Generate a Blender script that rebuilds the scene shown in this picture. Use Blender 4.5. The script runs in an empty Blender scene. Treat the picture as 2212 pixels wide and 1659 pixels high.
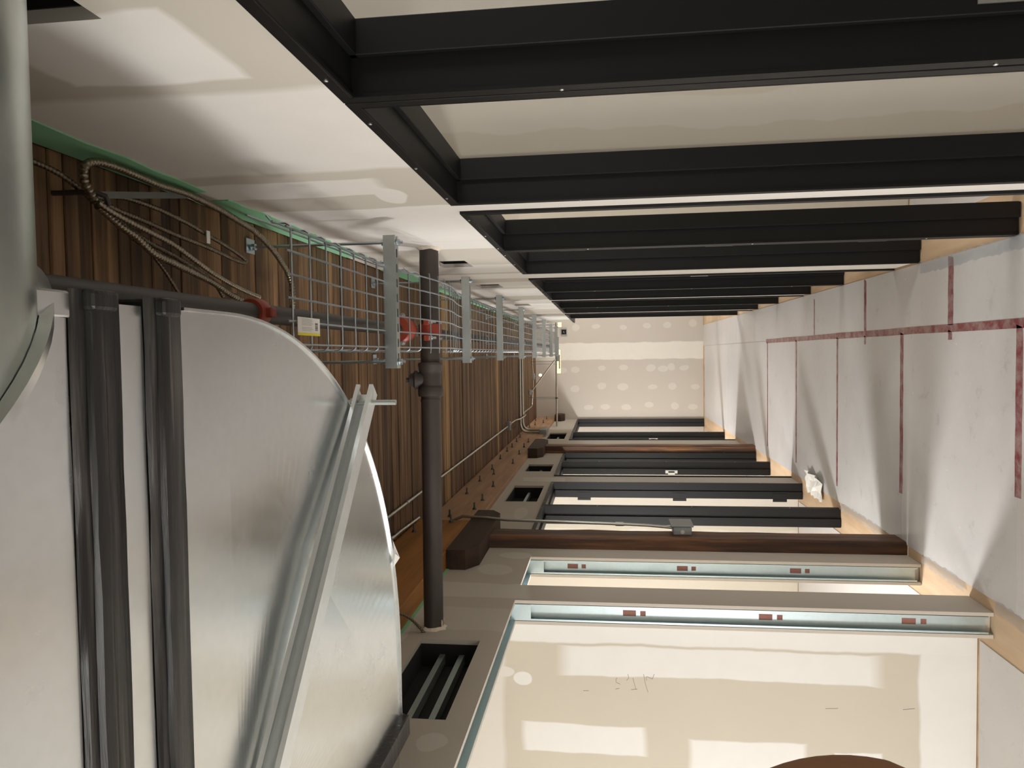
import bpy, bmesh, math, random
from mathutils import Vector, Matrix
random.seed(7)
sc = bpy.context.scene
C = sc.collection
PI = math.pi

# ------------------------------------------------------------------ camera, world, lights, exposure
H = 1.68
F_PX, YAW, PITCH, ROLL = 1611.65, 0.0403, 0.1242, -0.0093
fwd = Vector((-math.sin(YAW) * math.cos(PITCH), math.cos(YAW) * math.cos(PITCH), math.sin(PITCH)))
rgt = Vector((math.cos(YAW), math.sin(YAW), 0))
upv = rgt.cross(fwd)
cr, sr = math.cos(ROLL), math.sin(ROLL)
rgt, upv = cr * rgt + sr * upv, -sr * rgt + cr * upv
# the phone was held on its side: the picture's left edge is up in the room
cx, cy, cz = -upv, rgt, -fwd
cam_data = bpy.data.cameras.new('camera')
cam = bpy.data.objects.new('camera', cam_data)
C.objects.link(cam)
M = Matrix(((cx.x, cy.x, cz.x, 0), (cx.y, cy.y, cz.y, 0), (cx.z, cy.z, cz.z, H), (0, 0, 0, 1)))
cam.matrix_world = M
cam_data.sensor_fit = 'HORIZONTAL'
cam_data.sensor_width = 36
cam_data.lens = F_PX / 2212 * 36
cam_data.clip_start = 0.02
cam_data.clip_end = 60
sc.camera = cam

w = bpy.data.worlds.new('world')
sc.world = w
w.use_nodes = True
w.node_tree.nodes['Background'].inputs[0].default_value = (0.9, 0.95, 1, 1)
w.node_tree.nodes['Background'].inputs[1].default_value = 0.02

def lamp(name, loc, power, size, col=(1, 0.93, 0.82), target=None):
    d = bpy.data.lights.new(name, 'AREA' if target else 'POINT')
    d.energy = power
    d.color = col
    if target:
        d.shape = 'SQUARE'; d.size = size
    else:
        d.shadow_soft_size = size
    o = bpy.data.objects.new(name, d)
    C.objects.link(o)
    o.location = loc
    if target:
        o.rotation_euler = (Vector(target) - Vector(loc)).to_track_quat('-Z', 'Y').to_euler()
    return o
WARM = (0.99, 0.985, 0.99)
lamp('work_lamp_room', (-2.9, 1.1, 0.98), 82, 0.30, WARM)
lamp('work_lamp_room', (-2.35, 4.45, 1.45), 74, 0.16, WARM)
lamp('work_lamp_room', (-2.35, 7.35, 1.45), 66, 0.16, WARM)
lamp('work_lamp_room', (-2.4, 10.4, 1.45), 84, 0.16, WARM)
lamp('work_lamp_room', (1.9, 0.7, 2.2), 13, 0.2, WARM)
lamp('work_lamp_room', (1.9, 3.3, 2.2), 18, 0.2, WARM)
lamp('work_lamp_room', (1.9, 5.5, 2.2), 12, 0.2, WARM)
lamp('work_lamp_room', (1.9, 7.5, 2.2), 11, 0.2, WARM)
lamp('work_lamp_room', (1.9, 11.2, 2.2), 40, 0.2, WARM)
lamp('fill_lamp_corridor', (-0.95, -1.1, 1.6), 24, 0.22, WARM)  # added fill behind the camera to lift the corridor, no known source

vs = sc.view_settings
vs.view_transform = 'Standard'
vs.look = 'None'
vs.exposure = 1.08
vs.gamma = 1
vs.use_curve_mapping = False

# ------------------------------------------------------------------ materials
def lin(c):
    return tuple((v / 255 / 12.92 if v / 255 <= 0.04045 else ((v / 255 + 0.055) / 1.055) ** 2.4) for v in c) + (1,)

class NT:
    def __init__(s, name):
        s.m = bpy.data.materials.new(name); s.m.use_nodes = True
        s.t = s.m.node_tree; s.b = s.t.nodes['Principled BSDF']
    def n(s, typ, **kw):
        nd = s.t.nodes.new(typ)
        for k, v in kw.items():
            if isinstance(k, str) and k.startswith('i_'):
                nd.inputs[int(k[2:])].default_value = v
            else:
                setattr(nd, k, v)
        return nd
    def l(s, a, b): s.t.links.new(a, b)
    def math(s, op, a, b=None, c=None, clamp=False):
        nd = s.t.nodes.new('ShaderNodeMath'); nd.operation = op; nd.use_clamp = clamp
        for i, v in enumerate((a, b, c)):
            if v is None: continue
            if isinstance(v, (int, float)): nd.inputs[i].default_value = v
            else: s.l(v, nd.inputs[i])
        return nd.outputs[0]
    def mix(s, f, a, b):
        nd = s.t.nodes.new('ShaderNodeMix'); nd.data_type = 'RGBA'
        for i, v in ((0, f), (6, a), (7, b)):
            if isinstance(v, (int, float, tuple)): nd.inputs[i].default_value = v
            else: s.l(v, nd.inputs[i])
        return nd.outputs[2]
    def ramp(s, f, stops):
        nd = s.t.nodes.new('ShaderNodeValToRGB')
        while len(nd.color_ramp.elements) < len(stops): nd.color_ramp.elements.new(0.5)
        for e, (p, c) in zip(nd.color_ramp.elements, stops):
            e.position = p; e.color = c
        s.l(f, nd.inputs[0]); return nd.outputs[0]
    def coord(s, geo=True):
        if geo: return s.t.nodes.new('ShaderNodeNewGeometry').outputs['Position']
        return s.t.nodes.new('ShaderNodeTexCoord').outputs['Object']
    def noise(s, vec, scale, detail=3, rough=0.55, stretch=None):
        if stretch:
            mp = s.t.nodes.new('ShaderNodeMapping'); mp.inputs[3].default_value = stretch
            s.l(vec, mp.inputs[0]); vec = mp.outputs[0]
        nd = s.t.nodes.new('ShaderNodeTexNoise')
        nd.inputs['Scale'].default_value = scale; nd.inputs['Detail'].default_value = detail
        nd.inputs['Roughness'].default_value = rough
        s.l(vec, nd.inputs['Vector']); return nd.outputs['Fac']
    def bump(s, h, strength=0.2, dist=0.01):
        nd = s.t.nodes.new('ShaderNodeBump'); nd.inputs['Strength'].default_value = strength
        nd.inputs['Distance'].default_value = dist
        s.l(h, nd.inputs['Height']); s.l(nd.outputs[0], s.b.inputs['Normal'])
    def set(s, col=None, rough=0.6, metal=0.0):
        if col is not None:
            if isinstance(col, tuple): s.b.inputs['Base Color'].default_value = col
            else: s.l(col, s.b.inputs['Base Color'])
        if isinstance(rough, (int, float)): s.b.inputs['Roughness'].default_value = rough
        else: s.l(rough, s.b.inputs['Roughness'])
        s.b.inputs['Metallic'].default_value = metal
        return s.m

def plain(name, c, rough=0.5, metal=0.0, var=0.12, scale=18):
    t = NT(name); p = t.coord(False)
    f = t.noise(p, scale, 4)
    a = lin(c)
    lo = tuple(v * (1 - var) for v in a[:3]) + (1,); hi = tuple(min(1, v * (1 + var)) for v in a[:3]) + (1,)
    return t.set(t.mix(f, lo, hi), rough, metal)

def drywall(name, patches, axis, base=(196, 186, 168), mud=(226, 222, 214), rough=0.85, wob=0.05):
    """paper-faced board; joint compound laid on in the given patches (centre u, centre z, half u, half z, kind)"""
    t = NT(name); p = t.coord()
    nz = t.n('ShaderNodeTexNoise'); nz.inputs['Scale'].default_value = 3.2; nz.inputs['Detail'].default_value = 3
    t.l(p, nz.inputs['Vector'])
    off = t.n('ShaderNodeVectorMath', operation='MULTIPLY_ADD')
    off.inputs[1].default_value = (wob * 2,) * 3; 
    t.l(nz.outputs['Color'], off.inputs[0]); t.l(p, off.inputs[2])
    sx = t.n('ShaderNodeSeparateXYZ'); t.l(off.outputs[0], sx.inputs[0])
    u = sx.outputs['XYZ'.index(axis)]; z = sx.outputs[2]
    acc = None
    for (cu, cz_, ru, rz, s, *kind) in patches:
        du = t.math('ABSOLUTE', t.math('MULTIPLY', t.math('SUBTRACT', u, cu + wob), 1 / ru))
        dz = t.math('ABSOLUTE', t.math('MULTIPLY', t.math('SUBTRACT', z, cz_ + wob), 1 / rz))
        if kind:
            d = t.math('SQRT', t.math('ADD', t.math('MULTIPLY', du, du), t.math('MULTIPLY', dz, dz)))
        else:
            d = t.math('MAXIMUM', du, dz)
        mr = t.n('ShaderNodeMapRange'); mr.inputs[1].default_value = 1.0; mr.inputs[2].default_value = 0.90
        mr.inputs[3].default_value = 0; mr.inputs[4].default_value = s
        t.l(d, mr.inputs[0])
        acc = mr.outputs[0] if acc is None else t.math('MAXIMUM', acc, mr.outputs[0])
    fine = t.noise(p, 2.0, 4)
    b0 = lin(base); b1 = tuple(v * 0.92 for v in b0[:3]) + (1,)
    col = t.mix(fine, b1, b0)
    if acc is not None:
        fn = t.noise(p, 9, 3)
        m0 = lin(mud); m1 = tuple(v * 0.93 for v in m0[:3]) + (1,)
        col = t.mix(acc, col, t.mix(fn, m1, m0))
    g = t.noise(p, 160, 2)
    t.bump(g, 0.06, 0.002)
    return t.set(col, rough)

def wood(name, c0, c1, c2, axis, scale=26, rough=0.7, rnd=0.35, obj=False):
    t = NT(name); p = t.coord(not obj)
    st = {'X': (0.06, 1, 1), 'Y': (1, 0.06, 1), 'Z': (1, 1, 0.06)}[axis]
    oi = t.n('ShaderNodeObjectInfo')
    ad = t.n('ShaderNodeVectorMath', operation='ADD'); t.l(p, ad.inputs[0])
    cmb = t.n('ShaderNodeCombineXYZ')
    r7 = t.math('MULTIPLY', oi.outputs['Random'], 37.0)
    for i in range(3): t.l(r7, cmb.inputs[i])
    t.l(cmb.outputs[0], ad.inputs[1])
    f = t.noise(ad.outputs[0], scale, 6, 0.65, st)
    f2 = t.noise(ad.outputs[0], 5, 3, 0.6, tuple(v if v == 1 else 0.3 for v in st))
    col = t.ramp(f, [(0.28, lin(c0)), (0.5, lin(c1)), (0.72, lin(c2))])
    dk = t.math('MULTIPLY_ADD', t.math('SUBTRACT', oi.outputs['Random'], 0.5), 2 * rnd, 1.0)
    dk = t.math('MULTIPLY', dk, t.math('MULTIPLY_ADD', f2, 0.7, 0.65))
    mul = t.n('ShaderNodeVectorMath', operation='SCALE'); t.l(col, mul.inputs[0]); t.l(dk, mul.inputs['Scale'])
    t.bump(f, 0.25, 0.004)
    return t.set(mul.outputs[0], rough)

def metal(name, c, rough=0.32, var=0.12, scale=6, streak=None):
    t = NT(name); p = t.coord()
    f = t.noise(p, scale, 4, 0.6, streak)
    sp = t.n('ShaderNodeTexVoronoi'); sp.inputs['Scale'].default_value = 55; t.l(p, sp.inputs['Vector'])
    spg = t.math('MULTIPLY_ADD', sp.outputs['Distance'], 0.06, 0.97)
    a = lin(c)
    lo = tuple(v * (1 - var) for v in a[:3]) + (1,); hi = tuple(min(1, v * (1 + var)) for v in a[:3]) + (1,)
    mul = t.n('ShaderNodeVectorMath', operation='SCALE'); t.l(t.mix(f, lo, hi), mul.inputs[0]); t.l(spg, mul.inputs['Scale'])
    sm = t.ramp(t.noise(p, 7, 4, .6), [(.52, (0, 0, 0, 1)), (.72, (1, 1, 1, 1))])
    rg = t.math('ADD', t.math('MULTIPLY_ADD', f, 0.16, rough - 0.08), t.math('MULTIPLY', sm, .06))
    return t.set(mul.outputs[0], rg, 1.0)

R, L, HD, D = 0.467, -1.163, 2.897, 13.14
XO, LO = R + 0.115, L - 0.115

# right wall: joint bands over each board seam, header mud, cut near vents
pR = [(0.55, 2.45, .30, .5, .55), (1.08, 2.42, .13, .16, 1.0), (1.55, 2.45, .30, .5, .95), (2.02, 2.62, .10, .35, .9), (2.36, 2.2, .06, 2.6, 1.0),
      (2.15, 2.30, .12, .05, .9, 1), (2.72, 2.45, .34, .5, 1.0), (3.15, 2.5, .12, .4, .95), (4.05, 2.42, .2, .5, .9), (4.45, 2.0, .15, 2.6, 1.0), (5.0, 2.3, .2, .5, .85),
      (5.65, 2.5, .35, .5, .9), (6.55, 2, .15, 2.6, 1.0), (7.4, 2.5, .45, .5, .9), (8.7, 2, .2, 2.6, .95), (9.8, 2.5, .6, .5, .9), (1.72, 2.66, .12, .03, .8, 1)]
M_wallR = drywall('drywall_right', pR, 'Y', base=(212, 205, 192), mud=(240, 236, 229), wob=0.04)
pL = [(2.6, 2.3, .1, .08, .5, 1), (2.15, 2.2, .06, .05, .5, 1), (3.6, 2.35, .12, .3, .55), (3.95, 2.28, .1, .1, .45, 1), (4.25, 2.2, .08, .1, .5, 1), (2.9, 2.55, .3, .04, .5),
      (6.85, 2.25, .12, .2, .5), (9.3, 2.3, .3, .1, .5, 1), (5.4, 2.3, .2, .06, .4, 1), (3.2, 2.3, .14, .35, .35)]
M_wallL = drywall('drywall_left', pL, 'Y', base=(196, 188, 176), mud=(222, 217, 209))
pF = [(0.03, 1.2, .15, 2.3, 1.0)]
for xx, zs in ((0.46, (2.2, 1.84, 1.36, .93, .58, .2)), (-.27, (2.45, 2.2, 1.76, 1.36, .9, .68, .55, .3)), (-.60, (2.2, 1.74, 1.38, .86, .5, .13)), (-.93, (2.0, 1.7, 1.32, .9, .46, .2)), (.95, (2.2, 1.7, 1.2, .7, .25))):
    for zz in zs: pF.append((xx + random.uniform(-.03, .03), zz + random.uniform(-.03, .03), .045 + random.uniform(0, .025), .065 + random.uniform(0, .03), .38, 1))
M_wallF = drywall('drywall_far', pF, 'X', base=(200, 192, 182), mud=(228, 224, 214), wob=0.03)
pN = [(-1.33, 1.4, .09, 3, 1.0), (-1.50, 1.16, .075, .77, .95), (-2.0, .10, 1, .15, .95), (-2.0, 2.45, 1, .27, .55), (-1.89, 1.80, .075, .31, .95), (-1.95, 1.02, .09, .28, .95),
      (-1.95, .52, .06, .11, .95), (-1.60, 2.10, .035, .05, .9, 1), (-1.57, 2.2, .03, .06, .6, 1), (-2.4, 1.4, .12, 3, .9), (-1.47, .62, .03, .2, .0)]
M_part = drywall('drywall_partition', pN, 'X', base=(203, 195, 179), mud=(231, 229, 224), wob=0.02)
pP = [(1.02, 1.4, .12, 3, .7), (1.6, 1.4, .25, 3, .8), (.72, 1.4, .05, 3, .5), (-1.8, 1.4, .2, 3, .8), (-1.36, 1.4, .07, 3, .8), (-2.6, 1.2, .2, 3, .8)]
M_room = drywall('drywall_room', pP, 'X', base=(204, 196, 180), mud=(218, 212, 202), wob=0.05)
M_roomceil = drywall('drywall_room_ceiling', [], 'X', base=(190, 184, 174))
M_gyp = plain('gypsum_edge', (226, 218, 206), 0.9, var=.08, scale=60)
M_green = plain('green_board', (146, 206, 162), 0.8, var=.1, scale=5)
M_black = plain('black_frame_paint', (11, 11, 12), 0.5, var=.15, scale=6)
M_black.node_tree.nodes['Principled BSDF'].inputs['Specular IOR Level'].default_value = .35
M_cavshade = plain('cavity_shade', (34, 33, 32), 0.9)  # near-black colour standing in for the shade inside openings
M_galv = metal('galvanised_sheet', (226, 230, 232), 0.23, .07, 2.2)
M_galvr = metal('galvanised_round', (196, 204, 202), 0.30, .14, 4, (0.3, 3, 3))
M_strut = metal('galvanised_strut', (196, 202, 200), 0.40, .10, 9)
M_strutb = metal('bright_strut', (226, 230, 230), 0.34, .08, 9)
M_strutb.node_tree.nodes['Principled BSDF'].inputs['Metallic'].default_value = .65
M_wire = metal('zinc_wire', (186, 196, 203), 0.36, .1, 9)
M_stud = metal('galvanised_stud', (190, 204, 206), 0.46, .06, 3)
M_emt = metal('conduit_steel', (196, 196, 188), 0.36, .1, 8)
M_flex = metal('armored_cable_steel', (124, 114, 98), 0.42, .2, 20)
M_flexb = metal('armored_cable_bright', (158, 148, 132), 0.36, .15, 20)
M_bolt = metal('dull_bolt_steel', (120, 122, 120), 0.5, .15, 30)
M_plate = metal('strike_plate_steel', (206, 208, 206), 0.42, .08, 30)
M_tape = plain('dark_duct_sealant', (42, 41, 40), 0.38, var=.5, scale=5)
def sealant():
    t = NT('duct_sealant_tape'); p = t.coord()
    f = t.noise(p, 60, 5, .6, (0.05, 1, 1)); g = t.noise(p, 6, 4)
    c = t.ramp(f, [(.3, lin((18, 18, 18))), (.55, lin((36, 35, 34))), (.75, lin((84, 81, 78)))])
    t.bump(f, .5, .004)
    return t.set(c, t.math('MULTIPLY_ADD', g, .3, .22))
M_tape = sealant()
M_iron = plain('cast_iron', (62, 54, 50), 0.55, 0.0, .25, 9)
M_sprk = plain('black_steel_pipe', (58, 54, 50), 0.5, 0.0, .2, 9)
M_red = plain('red_coupling_paint', (150, 62, 44), 0.45, 0, .18, 10)
M_deck = wood('deck_lumber', (56, 41, 26), (108, 80, 53), (148, 115, 80), 'X', 22, .72, .5)
M_deckl = wood('pale_deck_lumber', (120, 92, 58), (166, 130, 84), (190, 156, 106), 'X', 22, .7, .15)
M_beam = wood('glulam', (158, 122, 92), (180, 142, 110), (196, 158, 126), 'Y', 16, .6, .06)
M_beamn = wood('orange_beam', (120, 76, 30), (160, 106, 46), (184, 128, 62), 'Y', 12, .6, .1)
M_post = wood('old_timber_post', (38, 23, 13), (82, 52, 29), (150, 98, 54), 'Z', 18, .55, .1)
M_bolster = wood('old_timber_bolster', (40, 27, 18), (64, 45, 31), (84, 60, 42), 'Y', 14, .7, .15)
M_ply = wood('plywood_subfloor', (188, 158, 126), (206, 178, 146), (216, 190, 160), 'Y', 9, .75, .05)
M_knock = plain('pinkish_backing', (150, 104, 92), .8, var=.25, scale=40)
M_pencil = plain('pencil_grey', (150, 142, 128), .8, var=.1)
M_white = plain('white_card', (236, 234, 228), 0.6, var=.03)
M_yellow = plain('yellow_print', (238, 222, 60), 0.6, var=.03)
M_print = plain('grey_print', (150, 148, 146), 0.7, var=.03)
M_barc = plain('black_print', (40, 40, 40), 0.7, var=.03)
M_pvcg = plain('grey_box_steel', (150, 154, 152), 0.5, 0.3, .1)
M_plaster = plain('dry_plaster', (226, 214, 196), 0.9, var=.08, scale=50)
def panel_mat():
    t = NT('floor_protection_board'); p = t.coord()
    oi = t.n('ShaderNodeObjectInfo')
    f = t.noise(p, 1.6, 5, .6); g = t.noise(p, 7, 6, .72); s = t.noise(p, 34, 3, .6)
    base = t.mix(f, lin((188, 186, 184)), lin((216, 214, 212)))
    base = t.mix(t.math('MULTIPLY', oi.outputs['Random'], .4), base, lin((220, 213, 210)))
    sc_ = t.ramp(g, [(.56, (0, 0, 0, 1)), (.68, (1, 1, 1, 1))])
    base = t.mix(t.math('MULTIPLY', sc_, .4), base, lin((216, 211, 202)))
    dk_ = t.ramp(g, [(.30, (1, 1, 1, 1)), (.42, (0, 0, 0, 1))])
    base = t.mix(t.math('MULTIPLY', dk_, .3), base, lin((140, 136, 132)))
    sp_ = t.ramp(s, [(.705, (0, 0, 0, 1)), (.73, (1, 1, 1, 1))])
    base = t.mix(t.math('MULTIPLY', sp_, .75), base, lin((238, 234, 226)))
    t.bump(g, .12, .004)
    return t.set(base, t.math('MULTIPLY_ADD', g, .35, .20))
M_panel = panel_mat()
def tape_mat():
    t = NT('red_floor_tape'); p = t.coord()
    f = t.noise(p, 14, 5, .7)
    k = t.ramp(f, [(.40, (0, 0, 0, 1)), (.62, (1, 1, 1, 1))])
    c = t.mix(t.math('MULTIPLY', k, .75), lin((128, 62, 66)), lin((170, 150, 146)))
    return t.set(c, .35)
M_rtape = tape_mat()
def film():
    t = NT('plastic_film'); p = t.coord()
    f = t.noise(p, 30, 4)
    t.b.inputs['Alpha'].default_value = .2
    return t.set(t.mix(f, lin((150, 158, 164)), lin((205, 212, 216))), .2)
M_film = film()
def glow(name, c, s):
    t = NT(name); t.b.inputs['Emission Color'].default_value = lin(c); t.b.inputs['Emission Strength'].default_value = s
    return t.set(lin(c), .5)
M_bulb = glow('lit_work_lamp', (255, 214, 120), 2.2)
M_bulb2 = glow('lit_bulb', (255, 228, 170), 1.6)
M_cage = plain('yellow_lamp_cage', (190, 160, 60), .5)
M_skin = plain('brown_skin', (96, 62, 42), .5, var=.06, scale=8)
M_hair = plain('short_brown_hair', (128, 88, 58), .8, var=.15, scale=90)
M_shirt = plain('dark_work_shirt', (62, 66, 74), .85, var=.1)
M_jeans = plain('blue_work_trousers', (48, 56, 72), .85, var=.1)
M_boot = plain('brown_work_boot', (74, 52, 34), .7, var=.1)

# ------------------------------------------------------------------ mesh helpers
class MB:
    def __init__(s): s.v = []; s.f = []
    def add(s, vs, fs):
        o = len(s.v); s.v += [tuple(v) for v in vs]; s.f += [tuple(i + o for i in f) for f in fs]; return s
    def box(s, x0, x1, y0, y1, z0, z1, b=0.0):
        if b <= 0:
            return s.add([(x, y, z) for z in (z0, z1) for y in (y0, y1) for x in (x0, x1)],
                         [(0, 2, 3, 1), (4, 5, 7, 6), (0, 1, 5, 4), (2, 6, 7, 3), (0, 4, 6, 2), (1, 3, 7, 5)])
        bm = bmesh.new()
        bmesh.ops.create_cube(bm, size=1)
        for v in bm.verts:
            v.co = Vector(((x0 + x1) / 2 + v.co.x * (x1 - x0), (y0 + y1) / 2 + v.co.y * (y1 - y0), (z0 + z1) / 2 + v.co.z * (z1 - z0)))
        bmesh.ops.bevel(bm, geom=bm.edges[:], offset=b, segments=2, affect='EDGES', profile=.5)
        bm.verts.index_update()
        s.add([v.co[:] for v in bm.verts], [tuple(v.index for v in f.verts) for f in bm.faces]); bm.free(); return s
    def prism(s, poly, p0, p1, up=(0, 0, 1)):
        """extrude a closed 2D polygon (side, up) from p0 to p1"""
        p0 = Vector(p0); p1 = Vector(p1); d = (p1 - p0).normalized(); u = Vector(up); sd = d.cross(u).normalized(); u = sd.cross(d)
        n = len(poly)
        vs = [p0 + sd * a + u * b for a, b in poly] + [p1 + sd * a + u * b for a, b in poly]
        fs = [(i, (i + 1) % n, n + (i + 1) % n, n + i) for i in range(n)] + [tuple(range(n))[::-1], tuple(range(n, 2 * n))]
        return s.add(vs, fs)
    def tube(s, pts, r, n=10, caps=True, rf=None):
        pts = [Vector(p) for p in pts]; ring = []; m = len(pts)
        t0 = (pts[1] - pts[0]).normalized()
        a = Vector((0, 0, 1)) if abs(t0.z) < .9 else Vector((1, 0, 0))
        nrm = t0.cross(a).normalized()
        vs = []
        for i in range(m):
            t = (pts[min(i + 1, m - 1)] - pts[max(i - 1, 0)]).normalized()
            nrm = (nrm - t * nrm.dot(t)).normalized(); bn = t.cross(nrm)
            rr = rf(i) if rf else r
            for k in range(n):
                an = 2 * PI * k / n
                vs.append(pts[i] + (nrm * math.cos(an) + bn * math.sin(an)) * rr)
        fs = []
        for i in range(m - 1):
            for k in range(n):
                fs.append((i * n + k, i * n + (k + 1) % n, (i + 1) * n + (k + 1) % n, (i + 1) * n + k))
        if caps: fs += [tuple(range(n))[::-1], tuple(range((m - 1) * n, m * n))]
        return s.add(vs, fs)
    def lathe(s, prof, p0, axis, n=24):
        """prof: list of (distance along axis, radius)"""
        ax = Vector(axis).normalized(); p0 = Vector(p0)
        a = Vector((0, 0, 1)) if abs(ax.z) < .9 else Vector((1, 0, 0))
        e1 = ax.cross(a).normalized(); e2 = ax.cross(e1)
        vs = []
        for d, r in prof:
            for k in range(n):
                an = 2 * PI * k / n; vs.append(p0 + ax * d + (e1 * math.cos(an) + e2 * math.sin(an)) * r)
        fs = [(i * n + k, i * n + (k + 1) % n, (i + 1) * n + (k + 1) % n, (i + 1) * n + k) for i in range(len(prof) - 1) for k in range(n)]
        fs += [tuple(range(n))[::-1], tuple(range((len(prof) - 1) * n, len(prof) * n))]
        return s.add(vs, fs)
    def mesh(s, name, off=(0, 0, 0), smooth=False):
        me = bpy.data.meshes.new(name)
        me.from_pydata([(a - off[0], b - off[1], c - off[2]) for a, b, c in s.v], [], s.f)
        bm = bmesh.new(); bm.from_mesh(me); bmesh.ops.recalc_face_normals(bm, faces=bm.faces[:]); bm.to_mesh(me); bm.free()
        if smooth:
            for p in me.polygons: p.use_smooth = True
            try: me.set_sharp_from_angle(angle=math.radians(38))
            except Exception: pass
        return me
    def base(s):
        xs, ys, zs = zip(*s.v)
        return ((min(xs) + max(xs)) / 2, (min(ys) + max(ys)) / 2, min(zs))
    def build(s, name, mat, parent=None, smooth=False):
        if parent is None:
            off = s.base(); o = bpy.data.objects.new(name, s.mesh(name, off, smooth)); o.location = off
        else:
            off = wloc(parent); o = bpy.data.objects.new(name, s.mesh(name, off, smooth)); o.parent = parent
        o.data.materials.append(mat); C.objects.link(o); return o

def wloc(o):
    v = Vector((0, 0, 0))
    while o: v += o.location; o = o.parent
    return v
def box(name, x0, x1, y0, y1, z0, z1, mat, parent=None, b=0.0):
    return MB().box(x0, x1, y0, y1, z0, z1, b).build(name, mat, parent)
def tag(o, label, cat, group=None):
    o['label'] = label; o['category'] = cat
    if group: o['group'] = group
    return o
def struct(o, label=None):
    o['kind'] = 'structure'
    if label: o['label'] = label
    return o
def empty(name, loc):
    o = bpy.data.objects.new(name, None); o.location = loc; o.empty_display_size = .1; C.objects.link(o); return o
def inst(o, name, parent, loc):
    """same mesh again as another part"""
    c = bpy.data.objects.new(name, o.data); C.objects.link(c); c.parent = parent; c.location = Vector(loc); return c

def slab_holes(mb, x0, x1, ya, yb, za, zb, holes, axis='X'):
    ys = sorted(set([ya, yb] + [v for h in holes for v in h[:2] if ya < v < yb]))
    zs = sorted(set([za, zb] + [v for h in holes for v in h[2:] if za < v < zb]))
    def solid(i, j):
        if i < 0 or j < 0 or i >= len(ys) - 1 or j >= len(zs) - 1: return False
        yc = (ys[i] + ys[i + 1]) / 2; zc = (zs[j] + zs[j + 1]) / 2
        return not any(h[0] < yc < h[1] and h[2] < zc < h[3] for h in holes)
    P = (lambda x, y, z: (x, y, z)) if axis == 'X' else (lambda x, y, z: (y, x, z))
    for i in range(len(ys) - 1):
        for j in range(len(zs) - 1):
            if not solid(i, j): continue
            a, b, c, d = ys[i], ys[i + 1], zs[j], zs[j + 1]
            for x in (x0, x1): mb.add([P(x, a, c), P(x, b, c), P(x, b, d), P(x, a, d)], [(0, 1, 2, 3)])
            if not solid(i - 1, j): mb.add([P(x0, a, c), P(x1, a, c), P(x1, a, d), P(x0, a, d)], [(0, 1, 2, 3)])
            if not solid(i + 1, j): mb.add([P(x0, b, c), P(x1, b, c), P(x1, b, d), P(x0, b, d)], [(0, 1, 2, 3)])
            if not solid(i, j - 1): mb.add([P(x0, a, c), P(x1, a, c), P(x1, b, c), P(x0, b, c)], [(0, 1, 2, 3)])
            if not solid(i, j + 1): mb.add([P(x0, a, d), P(x1, a, d), P(x1, b, d), P(x0, b, d)], [(0, 1, 2, 3)])
    # weld
    key = {}; nv = []; mp = []
    for v in mb.v:
        k = tuple(round(c, 5) for c in v)
        if k not in key: key[k] = len(nv); nv.append(v)
        mp.append(key[k])
    mb.v = nv; mb.f = [tuple(mp[i] for i in f) for f in mb.f]
    return mb

# ------------------------------------------------------------------ structure: floor, walls, deck
YB = -1.4
floor = struct(box('floor', -4.4, 3.0, YB, D + .2, -.12, -.004, M_ply), 'tan plywood subfloor under grey protection boards')
k = 0
def panel(x0, x1, y0, y1):
    return box('floor_board', x0 + .0015, x1 - .0015, y0 + .0015, y1 - .0015, -.004, 0.0, M_panel, floor)
ls = [3.28 + 1.213 * i for i in range(-4, 9)]; rs = [3.90 + 1.2 * i for i in range(-5, 9)]
for a, b in zip(ls[:-1], ls[1:]): panel(-1.11, .098, max(a, YB), min(b, D))
for a, b in zip(rs[:-1], rs[1:]):
    if a < D: panel(.098, .455, max(a, YB), min(b, D))
for (x0, x1, y0, y1) in [(-4.2, -1.33, -1.3, 1.1), (-4.2, -1.33, 1.1, 3.58), (-4.2, -1.33, 3.74, 6.78), (-4.2, -1.33, 6.95, 9.2), (-4.2, -1.33, 9.4, 13.0),
                         (.66, 2.9, -1.3, 2.26), (.66, 2.9, 2.42, 4.4), (.66, 2.9, 4.56, 6.46), (.66, 2.9, 6.6, 8.64), (.66, 2.9, 8.8, 13.0)]:
    panel(x0, x1, y0, y1)
def ragged(x0, x1, y0, y1, alongx):
    """a strip of tape with torn ends and slightly wavy edges"""
    n = 14; top = []; bot = []
    mb = MB(); vs = []
    for i in range(n + 1):
        t = i / n; j = random.uniform(-.002, .002); q = random.uniform(-.002, .002)
        if i in (0, n): j += random.uniform(-.006, .006)
        if alongx: vs += [(x0 + (x1 - x0) * t, y0 + j, .0012), (x0 + (x1 - x0) * t + (.012 if i == n else 0), y1 + q, .0012)]
        else: vs += [(x0 + j, y0 + (y1 - y0) * t, .0012), (x1 + q, y0 + (y1 - y0) * t + (.012 if i == n else 0), .0012)]
    m = len(vs); vs += [(x, y, .0002) for x, y, z in vs]
    fs = []
    for i in range(n):
        a, b, c, d = 2 * i, 2 * i + 1, 2 * i + 3, 2 * i + 2
        fs += [(a, b, c, d), (a + m, d + m, c + m, b + m), (a, d, d + m, a + m), (b, b + m, c + m, c)]
    fs += [(0, m, m + 1, 1), (2 * n, 2 * n + 1, 2 * n + 1 + m, 2 * n + m)]
    return mb.add(vs, fs)
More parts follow.
